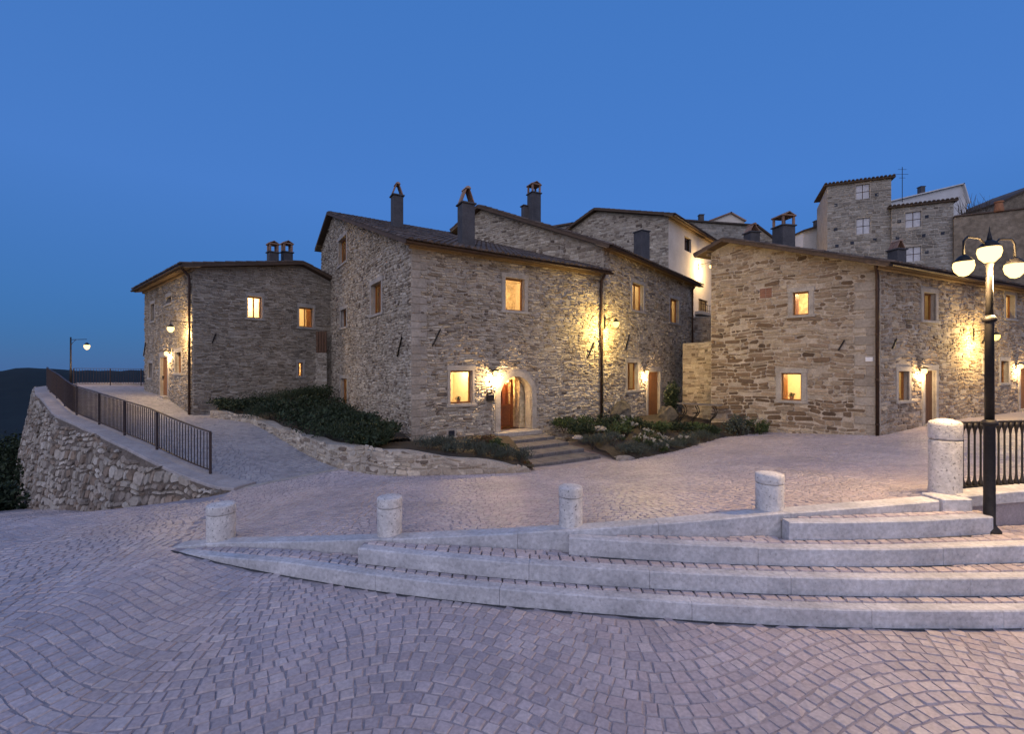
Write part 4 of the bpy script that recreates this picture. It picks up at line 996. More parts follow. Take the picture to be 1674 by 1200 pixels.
rw2 = [W_(rr, 1509, 479, 1529, 524, jamb=.18, lit=1.5, shutter='l'), D_(rr, 1511, 606, 1529, 693, lit=9, leaf='wood_dark'), W_(rr, 1468, 607, 1485, 655, jamb=.15, lit=4, shutter='l'),
       W_(rr, 1643, 482, 1658, 521, jamb=.15, lit=9), W_(rr, 1606, 586, 1612, 608, jamb=.1), W_(rr, 1635, 590, 1648, 626, jamb=.15, lit=2, shutter='l'), D_(rr, 1667, 602, 1684, 668, lit=9)]
build_wall(H4, rr, -1.0, [(0, ZR), (rr.L, ZR)], rw2, 'mortar_right', 'stone_right', 150, 18, (.09, .17), (.13, .46), joint=.019, rough=1.7, rnd_=1.6, warp=1.4, proud=(.006, .04))
anchor(H4, rr, 1456, 570, 1463, 554); anchor(H4, rr, 1603, 562, 1611, 545)
downpipe(H4, rl, rl.L - .08, 0.0, ZR - .15, r=.055)
nr_ = rr.n; 
P0, P1 = off(RC, (dc, -.5), (nr_, .5)), off(RE, (nr_, .5)); Q0 = off(RC, (da, RR_), (dc, -.5)); Q1 = off(RE, (da, RR_)); S0, S1 = off(RC, (da, rl.L + .5), (dc, -.4)), off(RE, (da, rl.L + .5))
perp = abs(da.dot(nr_)); KP = KR / perp
slope(H4, z_(P0, ZR - .5 * KP + .12), z_(P1, ZR - .5 * KP + .12), z_(Q1, ZR + KR * RR_ + .12), z_(Q0, ZR + KR * RR_ + .12), seed=7)
slope(H4, z_(S0, ZR + KR * RR_ - .45 + .12), z_(S1, ZR + KR * RR_ - .45 + .12), z_(Q1, ZR + KR * RR_ + .12), z_(Q0, ZR + KR * RR_ + .12), seed=8, singles=False, gutter=False)
plain_box(H4, [RE, (RE[0] + da.x * 5.7, RE[1] + da.y * 5.7), RL], -1, ZR, 'mortar_right')
chimney(H4, 1281, 27, 372, 400, 20.5, cap=.6, cap_style='posts', ang=.2); chimney(H4, 1229, 20, 382, 396, 21.5, cap=.4, ang=.2); chimney(H4, 1466, 20, 410, 428, 20.0, cap=.4, ang=.2)
# enamel street plaque
pl = rl.rect(1415, 584, 1427.5, 591)
plq = thing('wall_plaque', rl.pt((pl[0] + pl[1]) / 2, pl[2], .05), 'small white plaque on the right stone house near its downpipe', 'plaque')
mb = MB(); mb.bbox(rl.pt((pl[0] + pl[1]) / 2, (pl[2] + pl[3]) / 2, .045), rl.u, rl.n, Z, pl[1] - pl[0], .025, pl[3] - pl[2], .006); mb.build('plate', 'enamel_white', plq)

# ================================================================== left house
LC = (-13.36, 19.2); dl_ = Vector((-6.64, 5.8, 0)).normalized(); dr_ = Vector((3.66, 4.3, 0)).normalized()
LE = (LC[0] + dl_.x * 8.85, LC[1] + dl_.y * 8.85); LR = (LC[0] + dr_.x * 8.6, LC[1] + dr_.y * 8.6)
H5 = house('stone_house', (LC[0], LC[1], .3), 'stone house at the left above the lane with twin chimneys')
la, lb = Wall(LE, LC), Wall(LC, LR); ZL = 6.55; KL_ = .19; RL_ = 4.5
lo1 = [W_(la, 247, 497, 253.5, 525, jamb=.1), W_(la, 272.5, 485, 281, 496, jamb=.05), W_(la, 243.5, 594, 250, 618, jamb=.1), W_(la, 287, 576, 297, 610, jamb=.12, shutter='l'), D_(la, 263, 584, 275, 647, lit=6)]
build_wall(H5, la, -.6, [(0, ZL), (la.L, ZL)], lo1, 'mortar', 'stone_left', 60, 21, (.07, .13), (.10, .3), joint=.014, rough=1.5, rnd_=1.3, proud=(.008, .05), ok=lambda x, y: y < 640)
lo2 = [W_(lb, 405, 485, 428, 520, jamb=.08, lit=60, room=(.5, .5, .3, 1.5)), W_(lb, 489, 503, 512, 535, jamb=.08, lit=14, shutter='r'), W_(lb, 487.5, 593, 495, 615, jamb=.08, lit=16)]
build_wall(H5, lb, -.6, [(0, ZL), (RL_, ZL + KL_ * RL_), (lb.L, ZL + KL_ * RL_ - .36 * (lb.L - RL_))], lo2, 'mortar', 'stone_left', 140, 22, (.06, .115), (.10, .38), joint=.013, rough=1.4, proud=(.008, .05), ok=lambda x, y: y < 640 and x < 525)
anchor(H5, lb, 346, 561, 352, 546); anchor(H5, la, 236.5, 582, 240, 560)
downpipe(H5, la, la.L - .06, .3, ZL - .12)
P0, P1 = off(LE, (dl_, .4), (dr_, -.45)), off(LC, (dl_, -.4), (dr_, -.45)); Q0, Q1 = off(LE, (dl_, .4), (dr_, RL_)), off(LC, (dl_, -.4), (dr_, RL_)); S0, S1 = off(LE, (dl_, .4), (dr_, 8.9)), off(LC, (dl_, -.4), (dr_, 8.9))
slope(H5, z_(P0, ZL - .45 * KL_ + .12), z_(P1, ZL - .45 * KL_ + .12), z_(Q1, ZL + KL_ * RL_ + .12), z_(Q0, ZL + KL_ * RL_ + .12), seed=9)
slope(H5, z_(S0, ZL + KL_ * RL_ - .36 * (8.9 - RL_) + .12), z_(S1, ZL + KL_ * RL_ - .36 * (8.9 - RL_) + .12), z_(Q1, ZL + KL_ * RL_ + .12), z_(Q0, ZL + KL_ * RL_ + .12), seed=10, singles=False)
plain_box(H5, [LR, (LR[0] + dl_.x * 8.85, LR[1] + dl_.y * 8.85), LE], -.6, ZL - .3, 'mortar')
chimney(H5, 446, 20, 414, 432, 22.6, cap=.55, cap_style='posts', ang=.75); chimney(H5, 469, 20, 414, 432, 23.2, cap=.6, cap_style='posts', ang=.75)
# short wall with landing between left house and corner house
sw_ = thing('landing_wall', (-10.2, 23.5, .4), 'narrow stone landing wall with dark wooden parapet between the left and corner houses', 'wall')
sw = Wall(hit((-10, 23.2), Vector((1, .1, 0)), 507), hit((-10, 23.2), Vector((1, .1, 0)), 534)); t_ = EYE + (600 - 577) / F * 23.2
build_wall(sw_, sw, -.3, [(0, t_), (sw.L, t_)], [], 'mortar', 'stone_left', 12, 23, (.09, .16), (.12, .32), rough=1.4)
for k in range(6): plate(sw_, sw, sw.L * k / 6 + .01, sw.L * (k + 1) / 6 - .01, t_, t_ + 1.1, -.05, -.01, 'parapet_board', 'wood_dark')

# ================================================================== upper village
def back_wall(name, label, a, d0, b_, d1, y0, y1, zb, mat, smat=None, cat='house', n=20, seed=30, hr=(.12, .2), wr=(.18, .5), wins=(), deep=5, roofmat='clay_tile', over=.2, joint=.018):
    A, Bp = at(a, y0, d0), at(b_, y1, d1); h = house(name, (A.x, A.y, zb), label, cat); w = Wall((A.x, A.y), (Bp.x, Bp.y)); top = [(0, A.z), (w.L, Bp.z)]
    ops = [dict(t='x', rect=w.rect(*r[:4]), jamb=.02, sillh=.03, lint=.03) for r in wins]
    if smat: wo, tf = build_wall(h, w, zb, top, ops, mat, smat, n, seed, hr, wr, rough=1.3, joint=joint, vst=max(zb, min(A.z, Bp.z) - 6))
    else: wo, tf = facade(w, zb, top, [o['rect'] for o in ops], mat, h)
    for o, r in zip(ops, wins):
        u0, u1, v0, v1 = o['rect']; sm = r[4]
        c = [w.pt(q, v, oo) for oo in (0, -.16) for v in (v0, v1) for q in (u0, u1)]
        wi = mk('window', c, [(0, 1, 5, 4), (2, 6, 7, 3), (0, 4, 6, 2), (1, 3, 7, 5)], mat, h)
        for (p, q) in ((u0, (u0 + u1) / 2), ((u0 + u1) / 2, u1)):
            for (s, t) in ((v0, (v0 + v1) / 2), ((v0 + v1) / 2, v1)): plate(h, w, p + .02, q - .02, s + .02, t - .02, -.15, -.1, 'shutter_panel', sm, wi)
        plate(h, w, u0, u1, v0, v1, -.2, -.16, 'shutter_frame', 'wood_dark', wi)
    bk = -w.n
    plain_box(h, [(Bp.x, Bp.y), (Bp.x + bk.x * deep, Bp.y + bk.y * deep), (A.x + bk.x * deep, A.y + bk.y * deep), (A.x, A.y)], zb, min(A.z, Bp.z), mat, 'side_wall')
    if roofmat:
        slope(h, w.pt(-over, A.z + .02, over), w.pt(w.L + over, Bp.z + .02, over), w.pt(w.L + over, Bp.z + .5, -deep), w.pt(-over, A.z + .5, -deep), thick=.08, seed=seed, singles=False, gutter=False, soffit=False)
    return h, w
tow, tww = back_wall('stone_tower', 'tall narrow stone tower house with shuttered windows on the upper right skyline', 1352, 32, 1457, 30.4, 303, 290, 4, 'mortar', 'stone_tower', 'tower', 90, 31, wins=((1399, 301, 1422, 325, 'shutter_white'), (1400, 356, 1423, 382, 'shutter_white')))
blk, bww = back_wall('stone_block_house', 'lower stone house with white shutters right beside the tower', 1457.5, 30.2, 1559, 28.6, 339, 328, 4, 'mortar', 'stone_tower', 'house', 70, 32, wins=((1480, 346, 1506, 371, 'shutter_white'), (1481, 403, 1506, 427, 'shutter_white')), deep=4)
for (hh_, ww_, lst) in ((tow, tww, [(1433, 318), (1366, 335), (1366, 375), (1393, 397), (1430, 392), (1368, 402)]), (blk, bww, [(1515, 354), (1510, 385), (1467, 389), (1515, 412), (1470, 362), (1541, 381)])):
    for (x, y) in lst:
        r = ww_.rect(x - 3, y - 2.5, x + 3, y + 2.5); plate(hh_, ww_, r[0], r[1], r[2], r[3], -.1, .028, 'putlog_hole', 'shutter_dark', b=.004)
rwl, rww = back_wall('old_wall', 'high weathered plastered wall behind the street lamp at upper right', 1559.5, 28.4, 1760, 25.8, 355, 332, 4, 'plaster_old', None, 'wall', 0, 33, deep=.6, roofmat=None)
mb = MB(); mb.bbox((rww.pt(0, at(1559.5, 355, 28.4).z, 0) + rww.pt(rww.L, at(1760, 332, 25.8).z, 0)) / 2 + Z * .05 - rww.n * .3, (rww.pt(rww.L, at(1760, 332, 25.8).z) - rww.pt(0, at(1559.5, 355, 28.4).z)).normalized(), rww.n, Z, rww.L, .8, .1, .02); mb.build('wall_coping', 'clay_tile', rwl)
def gable_house(name, label, pts, d, zb, mat, roof='clay_tile', deep=6, over=.25, th=.14):
    """pts: roofline pixels left to right at depth d"""
    P = [at(x, y, d) for x, y in pts]; h = house(name, (P[0].x, d, zb), label, 'house'); V = []; 
    n = len(P); V = [(p.x, d, zb) for p in P] + [tuple(p) for p in P]
    mk('wall', V, [(i, i + 1, n + i + 1, n + i) for i in range(n - 1)], mat, h)
    plain_box(h, [(P[-1].x, d), (P[-1].x, d + deep), (P[0].x, d + deep), (P[0].x, d)], zb, min(p.z for p in P), mat, 'side_wall')
    for a, c in zip(P[:-1], P[1:]):
        t = (c - a).normalized(); nn = Vector((-t.z, 0, t.x)); 
        mb = MB(); mb.box((a + c) / 2 + nn * th / 2 + Vector((0, deep / 2 - over / 2, 0)), t, (0, 1, 0), nn, (c - a).length + .2, deep + over, th); rf = mb.build('roof', roof, h)
    return h
g = gable_house('village_house', 'white plastered house with sloping roofline behind the tower', [(1455, 330), (1572, 302), (1581, 332)], 46, 4, 'plaster_white', 'plaster_white', th=.1)
chimney(g, 1506, 7, 306, 314, 46.5, cap=.2, cap_style='none', ang=0)
g = gable_house('village_house', 'small pale house with dark shutter left of the tower', [(1313, 379), (1345, 369), (1370, 372)], 37, 4, 'plaster_white')
g.name = 'village_house'
a0 = at(1338, 406, 36.9); a1 = at(1352, 382, 36.9); mb = MB(); mb.bbox((a0 + a1) / 2, (1, 0, 0), (0, 1, 0), Z, a1.x - a0.x, .1, a1.z - a0.z, .02); mb.build('shutter', 'shutter_dark', g)
chimney(g, 1335, 7, 362, 372, 38, cap=.2, cap_style='none', ang=0); chimney(g, 1344, 7, 360, 370, 38.5, cap=.2, cap_style='none', ang=0)
gable_house('village_house', 'stone gable rising at the far upper right edge', [(1634, 332), (1674, 313), (1730, 290), (1790, 320)], 42, 4, 'plaster_old')
gB = gable_house('village_house', 'low stone house with flat hipped roof behind the cream house', [(1108, 361), (1236, 370), (1270, 396)], 44, 4, 'mortar')
chimney(gB, 1146, 7, 352, 362, 44.5, cap=.2, cap_style='none', ang=0)
wB = Wall((at(1108, 0, 43.99).x, 43.99), (at(1270, 0, 43.99).x, 43.99))
lay(masonry(wB, 0, wB.L, at(0, 430, 44).z, lambda q: float(np.interp(q, [0, at(1236, 0, 44).x - at(1108, 0, 44).x, wB.L], [at(0, 361, 44).z, at(0, 370, 44).z, at(0, 396, 44).z])), [], (.14, .24), (.2, .6), 37, joint=.02), 'stone_tower', gB, 0)
gable_house('village_house', 'small gable with red tiled roof peeking over the rooftops', [(1160, 362), (1194, 349), (1217, 362)], 54, 4, 'plaster_cream', 'cap_tile')
gable_house('village_house', 'dark low roof edge behind the second stone house', [(905, 372), (935, 367), (962, 366)], 40, 4, 'mortar')
# antenna on the tower
an = thing('antenna', at(1475, 330, 38), 'thin television antenna beside the tower', 'antenna'); p = at(1475, 330, 38)
mb = MB(); mb.tube([p, p + Z * 2.9], .025, 6); mb.build('mast', 'iron', an)
for z, l in ((2.7, .7), (2.3, 1.0), (2.0, .5)):
    mb = MB(); mb.tube([p + Z * z - Vector((l / 2, 0, 0)), p + Z * z + Vector((l / 2, 0, 0))], .015, 5); mb.build('antenna_bar', 'iron', an)
# terracotta pot on the old wall
tp_ = at(1633, 346, 26.6); pt = thing('terracotta_block', tp_, 'terracotta chimney pot on top of the old wall', 'chimney pot'); mb = MB(); mb.lathe(tp_, [(.2, 0), (.22, .1), (.17, .5), (.21, .52), (.21, .6)], 14); mb.build('pot', 'terracotta', pt)

# ================================================================== left retaining wall, railings, terrace lamp
RWL = [(p[0], p[1], p[2]) for p in reversed(WALLTOP)]
rw_t = thing('retaining_wall', (-9.5, 11.5, -1), 'curved rubble stone retaining wall climbing at the left beneath the railing', 'wall')
cw = Curve(RWL, .16)
V = []; Fs = []; n = 120
for i in range(n + 1):
    q = cw.L * i / n
    for j in range(5):
        t = j / 4; top = cw.top(q); V.append(cw.pt(q, top - (top + 4.0) * t, 0))
for i in range(n):
    for j in range(4): a = i * 5 + j; Fs.append((a, a + 1, a + 6, a + 5))
rwo = mk('wall', V, Fs, 'mortar_dark', rw_t, smooth=True)
lay(masonry(cw, 5.0, cw.L, -2.6, lambda q: cw.top(q) - .03, [], (.12, .25), (.14, .38), 51, joint=.03, proud=(.025, .07), warp=2.0, rough=2.4, rnd_=2.6), 'stone_rubble', rwo, 300, ok=lambda x, y: y < 838)
lx = [p[0] for p in RWL]; lz = [p[2] for p in RWL]
cop = lambda x: float(np.interp(x, lx, lz)) + .07
kerb_blocks('coping_stone', resample([(p[0], p[1]) for p in RWL], 200), cop, lambda x: cop(x) - .09, .58, rw_t, mat='coping', blk=1.2, seed=52)

def railing(name, line, h, gap, label, cat, mat='rail_iron', post_every=2.0, bar_r=.011, base=.06, flat=False):
    """line: list of 3D points on the floor; each bar is a part that shares one mesh"""
    P = np.array(line, float); s = np.concatenate([[0], np.cumsum(np.linalg.norm(np.diff(P[:, :2], axis=0), axis=1))]); T = s[-1]
    def at_(t): return Vector((np.interp(t, s, P[:, 0]), np.interp(t, s, P[:, 1]), np.interp(t, s, P[:, 2])))
    th = thing(name, at_(0), label, cat)
    mb = MB(); mb.tube([(0, 0, base + .01), (0, 0, h - .02)], bar_r, 6); bar = mb.build('baluster', mat, None); me = bar.data; bpy.data.objects.remove(bar)
    mb = MB(); mb.bbox((0, 0, h / 2 - .02), (1, 0, 0), (0, 1, 0), Z, .045, .045, h + .04, .004); pst = mb.build('post', mat, None); pm = pst.data; bpy.data.objects.remove(pst)
    n = int(T / gap); np_ = max(1, round(T / post_every)); pc = set(round(i * n / np_) for i in range(np_ + 1))
    for i in range(n + 1):
        p = at_(T * i / n); o = bpy.data.objects.new('post' if i in pc else 'baluster', pm if i in pc else me); COL.objects.link(o); o.parent = th; o.location = p - wl(th)
    m = max(2, int(T / .5))
    for (z, hh_, ww) in ((h, .022, .045), (base, .018, .035)):
        V = []; Fs = []
        for i in range(m + 1):
            p = at_(T * i / m); d = (at_(min(T, T * i / m + .05)) - at_(max(0, T * i / m - .05))); d.z = 0; d.normalize(); q = Vector((-d.y, d.x, 0)) * ww / 2
            V += [p + q + Z * z, p - q + Z * z, p - q + Z * (z + hh_), p + q + Z * (z + hh_)]
            if i:
                a = 4 * i - 4
                for k in range(4): Fs.append((a + k, a + (k + 1) % 4, a + 4 + (k + 1) % 4, a + 4 + k))
        Fs += [(3, 2, 1, 0), (4 * m, 4 * m + 1, 4 * m + 2, 4 * m + 3)]
        mk('rail', V, Fs, mat, th)
    return th
rl_pts = resample([(p[0] + .27, p[1] + .34) for p in RWL[1:]], 60); RLN = [(x, y, cop(x - .27)) for x, y in rl_pts if x < -6.75]
railing('iron_railing', RLN, .95, .115, 'dark iron bar railing on the curved retaining wall at the left', 'railing', post_every=2.1)
railing('iron_railing', [(-25.6, 26.8, 1.36), (-23.5, 27.2, 1.34), (-20.2, 27.4, 1.3)], .95, .14, 'far dark railing at the back edge of the terrace', 'railing')
tk = thing('terrace_kerb', (-23, 27.45, 1.2), 'low stone kerb along the back edge of the terrace', 'kerb')
kerb_blocks('kerb_stone', np.array([(-25.9, 27.25), (-23.5, 27.45), (-19.5, 27.6)]), lambda x: 1.46, lambda x: .6, .35, tk, mat='coping', blk=1.5, seed=53)

def bell(c, r, h, parent, mat='bulb', shade='iron', up=.06):
    c = Vector(c)
    mb = MB(); mb.lathe(c, [(r * .25, h * .62), (r * .6, h * .5), (r * .98, h * .26), (r * 1.0, h * .22), (r * .5, h * .4), (r * .2, h * .5)], 20); mb.build('shade', shade, parent, smooth=True)
    mb = MB(); mb.lathe(c, [(r * .6, h * .34), (r * .98, h * .2), (r * 1.06, 0), (r * .9, -h * .28), (r * .45, -h * .52), (r * .05, -h * .58)], 18); mb.build('globe', mat, parent, smooth=True)
tp = Vector((-25.2, 26.2, 1.36))
tl = thing('street_lamp', tp, 'lone dark lamp post with a single arm on the far left terrace', 'street lamp')
mb = MB(); mb.tube([tp, tp + Z * .9, tp + Z * .92, tp + Z * 2.75], [.07, .06, .045, .035], 10); mb.build('post', 'iron', tl, smooth=True)
mb = MB(); mb.tube([tp + Z * 2.6, tp + Z * 2.62 + Vector((.95, -.05, 0))], .018, 6); mb.build('arm', 'iron', tl)
mb = MB(); mb.tube([tp + Z * 2.3 + Vector((.04, 0, 0)), tp + Z * 2.45 + Vector((.12, 0, 0)), tp + Z * 2.58 + Vector((.3, -.02, 0))], .012, 6); mb.build('brace', 'iron', tl)
lp_ = tp + Vector((.97, -.05, 2.22)); bell(lp_, .13, .34, tl, 'bulb'); lamp('lamp_light', lp_ - Z * .25, 120, tl, .1)

lk = thing('lane_kerb', (-5, 10.9, -.25), 'thin pale stone strip dividing the grey lane from the plaza', 'kerb')
kerb_blocks('kerb_stone', np.array([(-6.0 + 1.85 * t, 10.0 + 1.75 * t) for t in np.linspace(0, 1, 12)]), lambda x: float(GU(x, 10 + (x + 6.0) / 1.85 * 1.75)[0]) + .022, lambda x: -.6, .15, lk, mat='limestone', blk=.8, seed=54)
# ================================================================== low garden walls, earth beds
GWL = [(-12.3, 18.7, .62), (-9.6, 16.9, .52), (-7.6, 14.9, .40), (-5.9, 13.2, .36), (-4.4, 11.78, .36), (-3.4, 11.15, .38), (-2.75, 10.95, .36), (-1.2, 11.25, .14), (.45, 11.85, -.2)]
gw_t = thing('garden_wall', (-4.4, 11.8, -.3), 'low rough stone garden wall curving round the planted bank and corner house', 'wall')
gc = Curve(GWL, .12)
V = []; Fs = []; n = 60
for i in range(n + 1):
    q = gc.L * i / n; tz_ = gc.top(q) + .03 * math.sin(q * 3.1)
    V += [gc.pt(q, tz_, -.34), gc.pt(q, tz_, 0), gc.pt(q, -1.0, 0)]
    if i: a = 3 * i - 3; Fs += [(a + 1, a + 2, a + 5, a + 4), (a, a + 1, a + 4, a + 3)]
gwo = mk('wall', V, Fs, 'mortar', gw_t)
lay(masonry(gc, 0.05, gc.L - .05, -.75, lambda q: gc.top(q) + .03, [], (.07, .15), (.10, .36), 55, joint=.014, proud=(.004, .03), warp=1.6, rough=2.2, rnd_=1.3), 'stone_main', gwo, 120, ok=lambda x, y: x > 540)
def bed(name, label, front, back, seed, bump=.06, ny=14, nx=40):
    rg = random.Random(seed); Fp, Bp = np.array(front, float), np.array(back, float); V = []; Fs = []
    tf = np.linspace(0, 1, len(Fp)); tb = np.linspace(0, 1, len(Bp))
    for i in range(nx + 1):
        t = i / nx; f = [np.interp(t, tf, Fp[:, k]) for k in range(3)]; b_ = [np.interp(t, tb, Bp[:, k]) for k in range(3)]
        for j in range(ny + 1):
            s = j / ny; V.append((f[0] + (b_[0] - f[0]) * s, f[1] + (b_[1] - f[1]) * s, f[2] + (b_[2] - f[2]) * s + bump * math.sin(s * math.pi) * (1 + rg.uniform(-.5, .5))))
    for i in range(nx):
        for j in range(ny): a = i * (ny + 1) + j; Fs.append((a, a + ny + 1, a + ny + 2, a + 1))
    return tag(mk(name, V, Fs, 'earth', smooth=True), label, kind='structure')
bed('bank', 'dark earth bank between the lane and the houses', [(p[0] + .15, p[1] + .2, p[2] - .04) for p in GWL[:5]] + [(-4.0, 11.9, .3)], [(-12.7, 19.9, .75), (-10.2, 22.6, 1.1), (-10.0, 24.5, 1.0), (-6.5, 19.4, .55), (-3.15, 14.2, .2)], 1)
bed('flower_bed', 'earth bed in front of the corner house', [(-4.2, 11.9, .3), (-2.75, 11.2, .3), (-1.2, 11.5, .1), (.6, 12.1, -.25)], [(-3.15, 14.15, .1), (-2.0, 14.9, .1), (-.9, 15.6, .1), (-.2, 16.1, .05)], 2, bump=.03)
bed('flower_bed', 'earth bed between the door steps and the right house', [(3.25, 13.1, -.5), (3.7, 13.45, -.42), (5.1, 14.35, -.42), (6.6, 15.9, -.40), (7.9, 17.25, -.38), (10.3, 18.4, -.36)], [(2.1, 17.3, -.12), (3.7, 18.7, .1), (6.1, 21.6, .1), (8.6, 24.4, 0), (9.2, 22.0, -.1), (10.8, 18.6, -.33)], 3, bump=.2)

# steps up to the arched door
ds = thing('door_steps', mf.pt(um, -.4, 2), 'dark worn stone steps leading up to the arched doorway', 'steps')
ztop = arch[2] - .162
for i in range(5):
    o1 = .95 + .74 * i; o0 = o1 - .9; z1 = ztop - .105 * i - .001; ul, ur = um - .8 - .27 * i, um + 1.0 + .02 * i; nseg = 4 + (i > 2)
    cuts = sorted([ul + (ur - ul) * (k + rnd.uniform(-.15, .15)) / nseg for k in range(1, nseg)]); cuts = [ul] + cuts + [ur]
    for a, b_ in zip(cuts[:-1], cuts[1:]):
        mb = MB(); mb.bbox(mf.pt((a + b_) / 2, z1 - .15, (o0 + o1) / 2), mf.u, mf.n, Z, b_ - a - .012, o1 - o0, .30, .014); mb.build('step_slab', 'step_dark', ds)

# ================================================================== plants
def leaves(mb, c, rx, ry, rz, n, sz, rg, up=.4, shell=.55, floor=None, narrow=.45):
    for _ in range(n):
        d = Vector((rg.gauss(0, 1), rg.gauss(0, 1), rg.gauss(0, 1))).normalized(); r = rg.uniform(0, 1) ** (shell)
        p = Vector((c.x + d.x * rx * r, c.y + d.y * ry * r, c.z + d.z * rz * r))
        if floor is not None and p.z < floor: p.z = floor + rg.uniform(0, .1)
        a = Vector((rg.gauss(0, 1), rg.gauss(0, 1), rg.gauss(0, 1) + up)).normalized(); q = a.orthogonal().normalized(); q.rotate(Matrix.Rotation(rg.uniform(0, 6.28), 3, a)); s = sz * rg.uniform(.6, 1.4)
        mb.add([p, p + a * s * .5 + q * s * narrow * .5, p + a * s, p + a * s * .5 - q * s * narrow * .5], [(0, 1, 2, 3)])
ORD = ['leftmost', 'second from the left', 'third from the left', 'fourth from the left', 'fifth from the left', 'sixth from the left', 'seventh from the left', 'eighth from the left', 'ninth from the left', 'tenth from the left']
def rank(i, keys, xs):
    same = sorted([j for j in range(len(keys)) if keys[j] == keys[i]], key=lambda j: xs[j]); return ORD[same.index(i)]
def shrub(name, base, r, h, label, mat, n, sz, seed, cat='shrub', group=None, lobes=6, flowers=0, spiky=False, sx=1.0):
    rg = random.Random(seed); base = Vector(base); t = thing(name, base, label, cat, group); mb = MB()
    for k in range(lobes):
        a = rg.uniform(0, 6.28); rr_ = r * rg.uniform(.2, .65); c = base + Vector((math.cos(a) * rr_ * sx, math.sin(a) * rr_, h * rg.uniform(.3, .68)))
        leaves(mb, c, r * rg.uniform(.35, .6) * sx, r * rg.uniform(.35, .6), h * rg.uniform(.25, .42), n // lobes, sz, rg, up=1.6 if spiky else .5, floor=base.z - .05, narrow=.16 if spiky else .5)
    mb.build('foliage', mat, t)
    st = MB()
    for k in range(5):
        a = rg.uniform(0, 6.28); st.tube([base - Z * .1, base + Vector((math.cos(a) * r * .3, math.sin(a) * r * .3, h * .35)), base + Vector((math.cos(a) * r * .55, math.sin(a) * r * .55, h * .7))], [.018, .012, .005], 5)
    st.build('stem', 'bark', t)
    if flowers:
        fl = MB()
        for k in range(flowers):
            a = rg.uniform(0, 6.28); rr_ = r * math.sqrt(rg.random()) * .9; c = base + Vector((math.cos(a) * rr_ * sx, math.sin(a) * rr_, h * rg.uniform(.6, 1.0)))
            leaves(fl, c, .06, .06, .04, 14, .05, rg, up=1.0, narrow=.9)
        fl.build('blossom', 'petal_white', t)
    return t
def bank_z(x, y):   # rough height of the left bank
    return float(np.interp(y, [11.8, 14.5, 18, 23], [.32, .42, .62, .95]))
rg = random.Random(77)
HEDGE = [(455, 668, 19.0, .95, .9), (415, 672, 18.6, .8, .6), (385, 668, 18.9, .7, .55), (490, 660, 20.5, 1.0, .9), (510, 655, 21.5, .8, .9), (480, 690, 17.0, 1.0, .85), (445, 688, 16.8, .8, .6), (525, 685, 17.6, 1.0, .8), (515, 705, 15.2, .95, .85),
         (550, 700, 16.0, .9, .75), (545, 722, 13.8, .85, .8), (575, 715, 14.4, .8, .7), (580, 735, 12.9, .75, .65), (605, 732, 13.2, .65, .6), (598, 745, 12.3, .5, .45), (620, 740, 12.6, .45, .4)]
def hw(px): return ['beside the lane below the left house', 'in the middle of the bank', 'nearest the corner of the tall house'][0 if px < 470 else 1 if px < 560 else 2]
hk = [hw(q[0]) for q in HEDGE]
for i, (px, py, d, r, h) in enumerate(HEDGE):
    p = at(px, py, d); p.z = bank_z(p.x, p.y) - .05; where = hk[i]
    shrub('bank_shrub', p, r * 1.3, h * .95, f'{rank(i, hk, [q[0] + q[1] * .01 for q in HEDGE])} of the dark evergreen shrubs {where}', 'leaf_dark', 2600, .10, 100 + i, group='dark shrubs on the bank, ' + where, lobes=10, sx=1.15, spiky=(i % 3 == 0))
# grey lavender strip in front of the corner house
for i in range(7):
    t = i / 6; px = 702 + 150 * t; d = 12.1 + .25 * t; p = at(px, 748 + 8 * t, d); p.z = float(np.interp(t, [0, 1], [.22, -.2]))
    shrub('lavender', p, .45, .42, f'{ORD[i]} of the grey lavender bushes under the corner house window', 'leaf_grey', 900, .09, 140 + i, group='lavender strip by the corner house', lobes=6, spiky=True)
p = at(790, 728, 13.6); p.z = .0; shrub('rust_shrub', p, .42, .5, 'reddish leafy shrub left of the arched door', 'leaf_rust', 700, .08, 150)
p = at(815, 735, 13.2); p.z = -.05; shrub('rust_shrub', p, .38, .4, 'green and rust shrub at the left edge of the door steps', 'leaf_green', 600, .08, 151)
p = at(862, 757, 12.35); p.z = -.42; shrub('rust_shrub', p, .22, .34, 'small orange-leaved plant at the foot of the door steps', 'leaf_rust', 350, .07, 152)
# mixed bed right of the steps
BED = [(922, 700, 16.7, .45, .5, 'leaf_green'), (952, 708, 16.0, .5, .5, 'leaf_dark'), (968, 702, 16.6, .55, .55, 'leaf_green'), (968, 726, 15.0, .42, .4, 'leaf_grey'), (992, 724, 15.0, .5, .42, 'leaf_grey'), (990, 700, 16.9, .55, .6, 'leaf_dark'), (1014, 712, 16.0, .6, .5, 'leaf_green'),
       (1022, 740, 14.2, .45, .36, 'leaf_grey'), (1045, 740, 14.3, .45, .34, 'leaf_grey'), (1070, 737, 14.7, .45, .34, 'leaf_grey'), (1098, 731, 15.3, .45, .34, 'leaf_grey'), (1125, 723, 16.1, .45, .36, 'leaf_grey'), (1150, 717, 16.9, .42, .36, 'leaf_grey'), (1042, 700, 17.4, .55, .5, 'leaf_dark'), (1075, 702, 17.4, .55, .45, 'leaf_green'), (1110, 704, 17.6, .5, .45, 'leaf_dark'), (1140, 702, 18.3, .45, .38, 'leaf_green'), (1160, 706, 18.0, .38, .32, 'leaf_dark')]
pos_w = {'leaf_green': 'leafy green', 'leaf_dark': 'dark green', 'leaf_grey': 'grey-leaved'}
def zn(px): return 'next to the door steps' if px < 990 else 'below the wooden door' if px < 1085 else 'near the iron garden table'
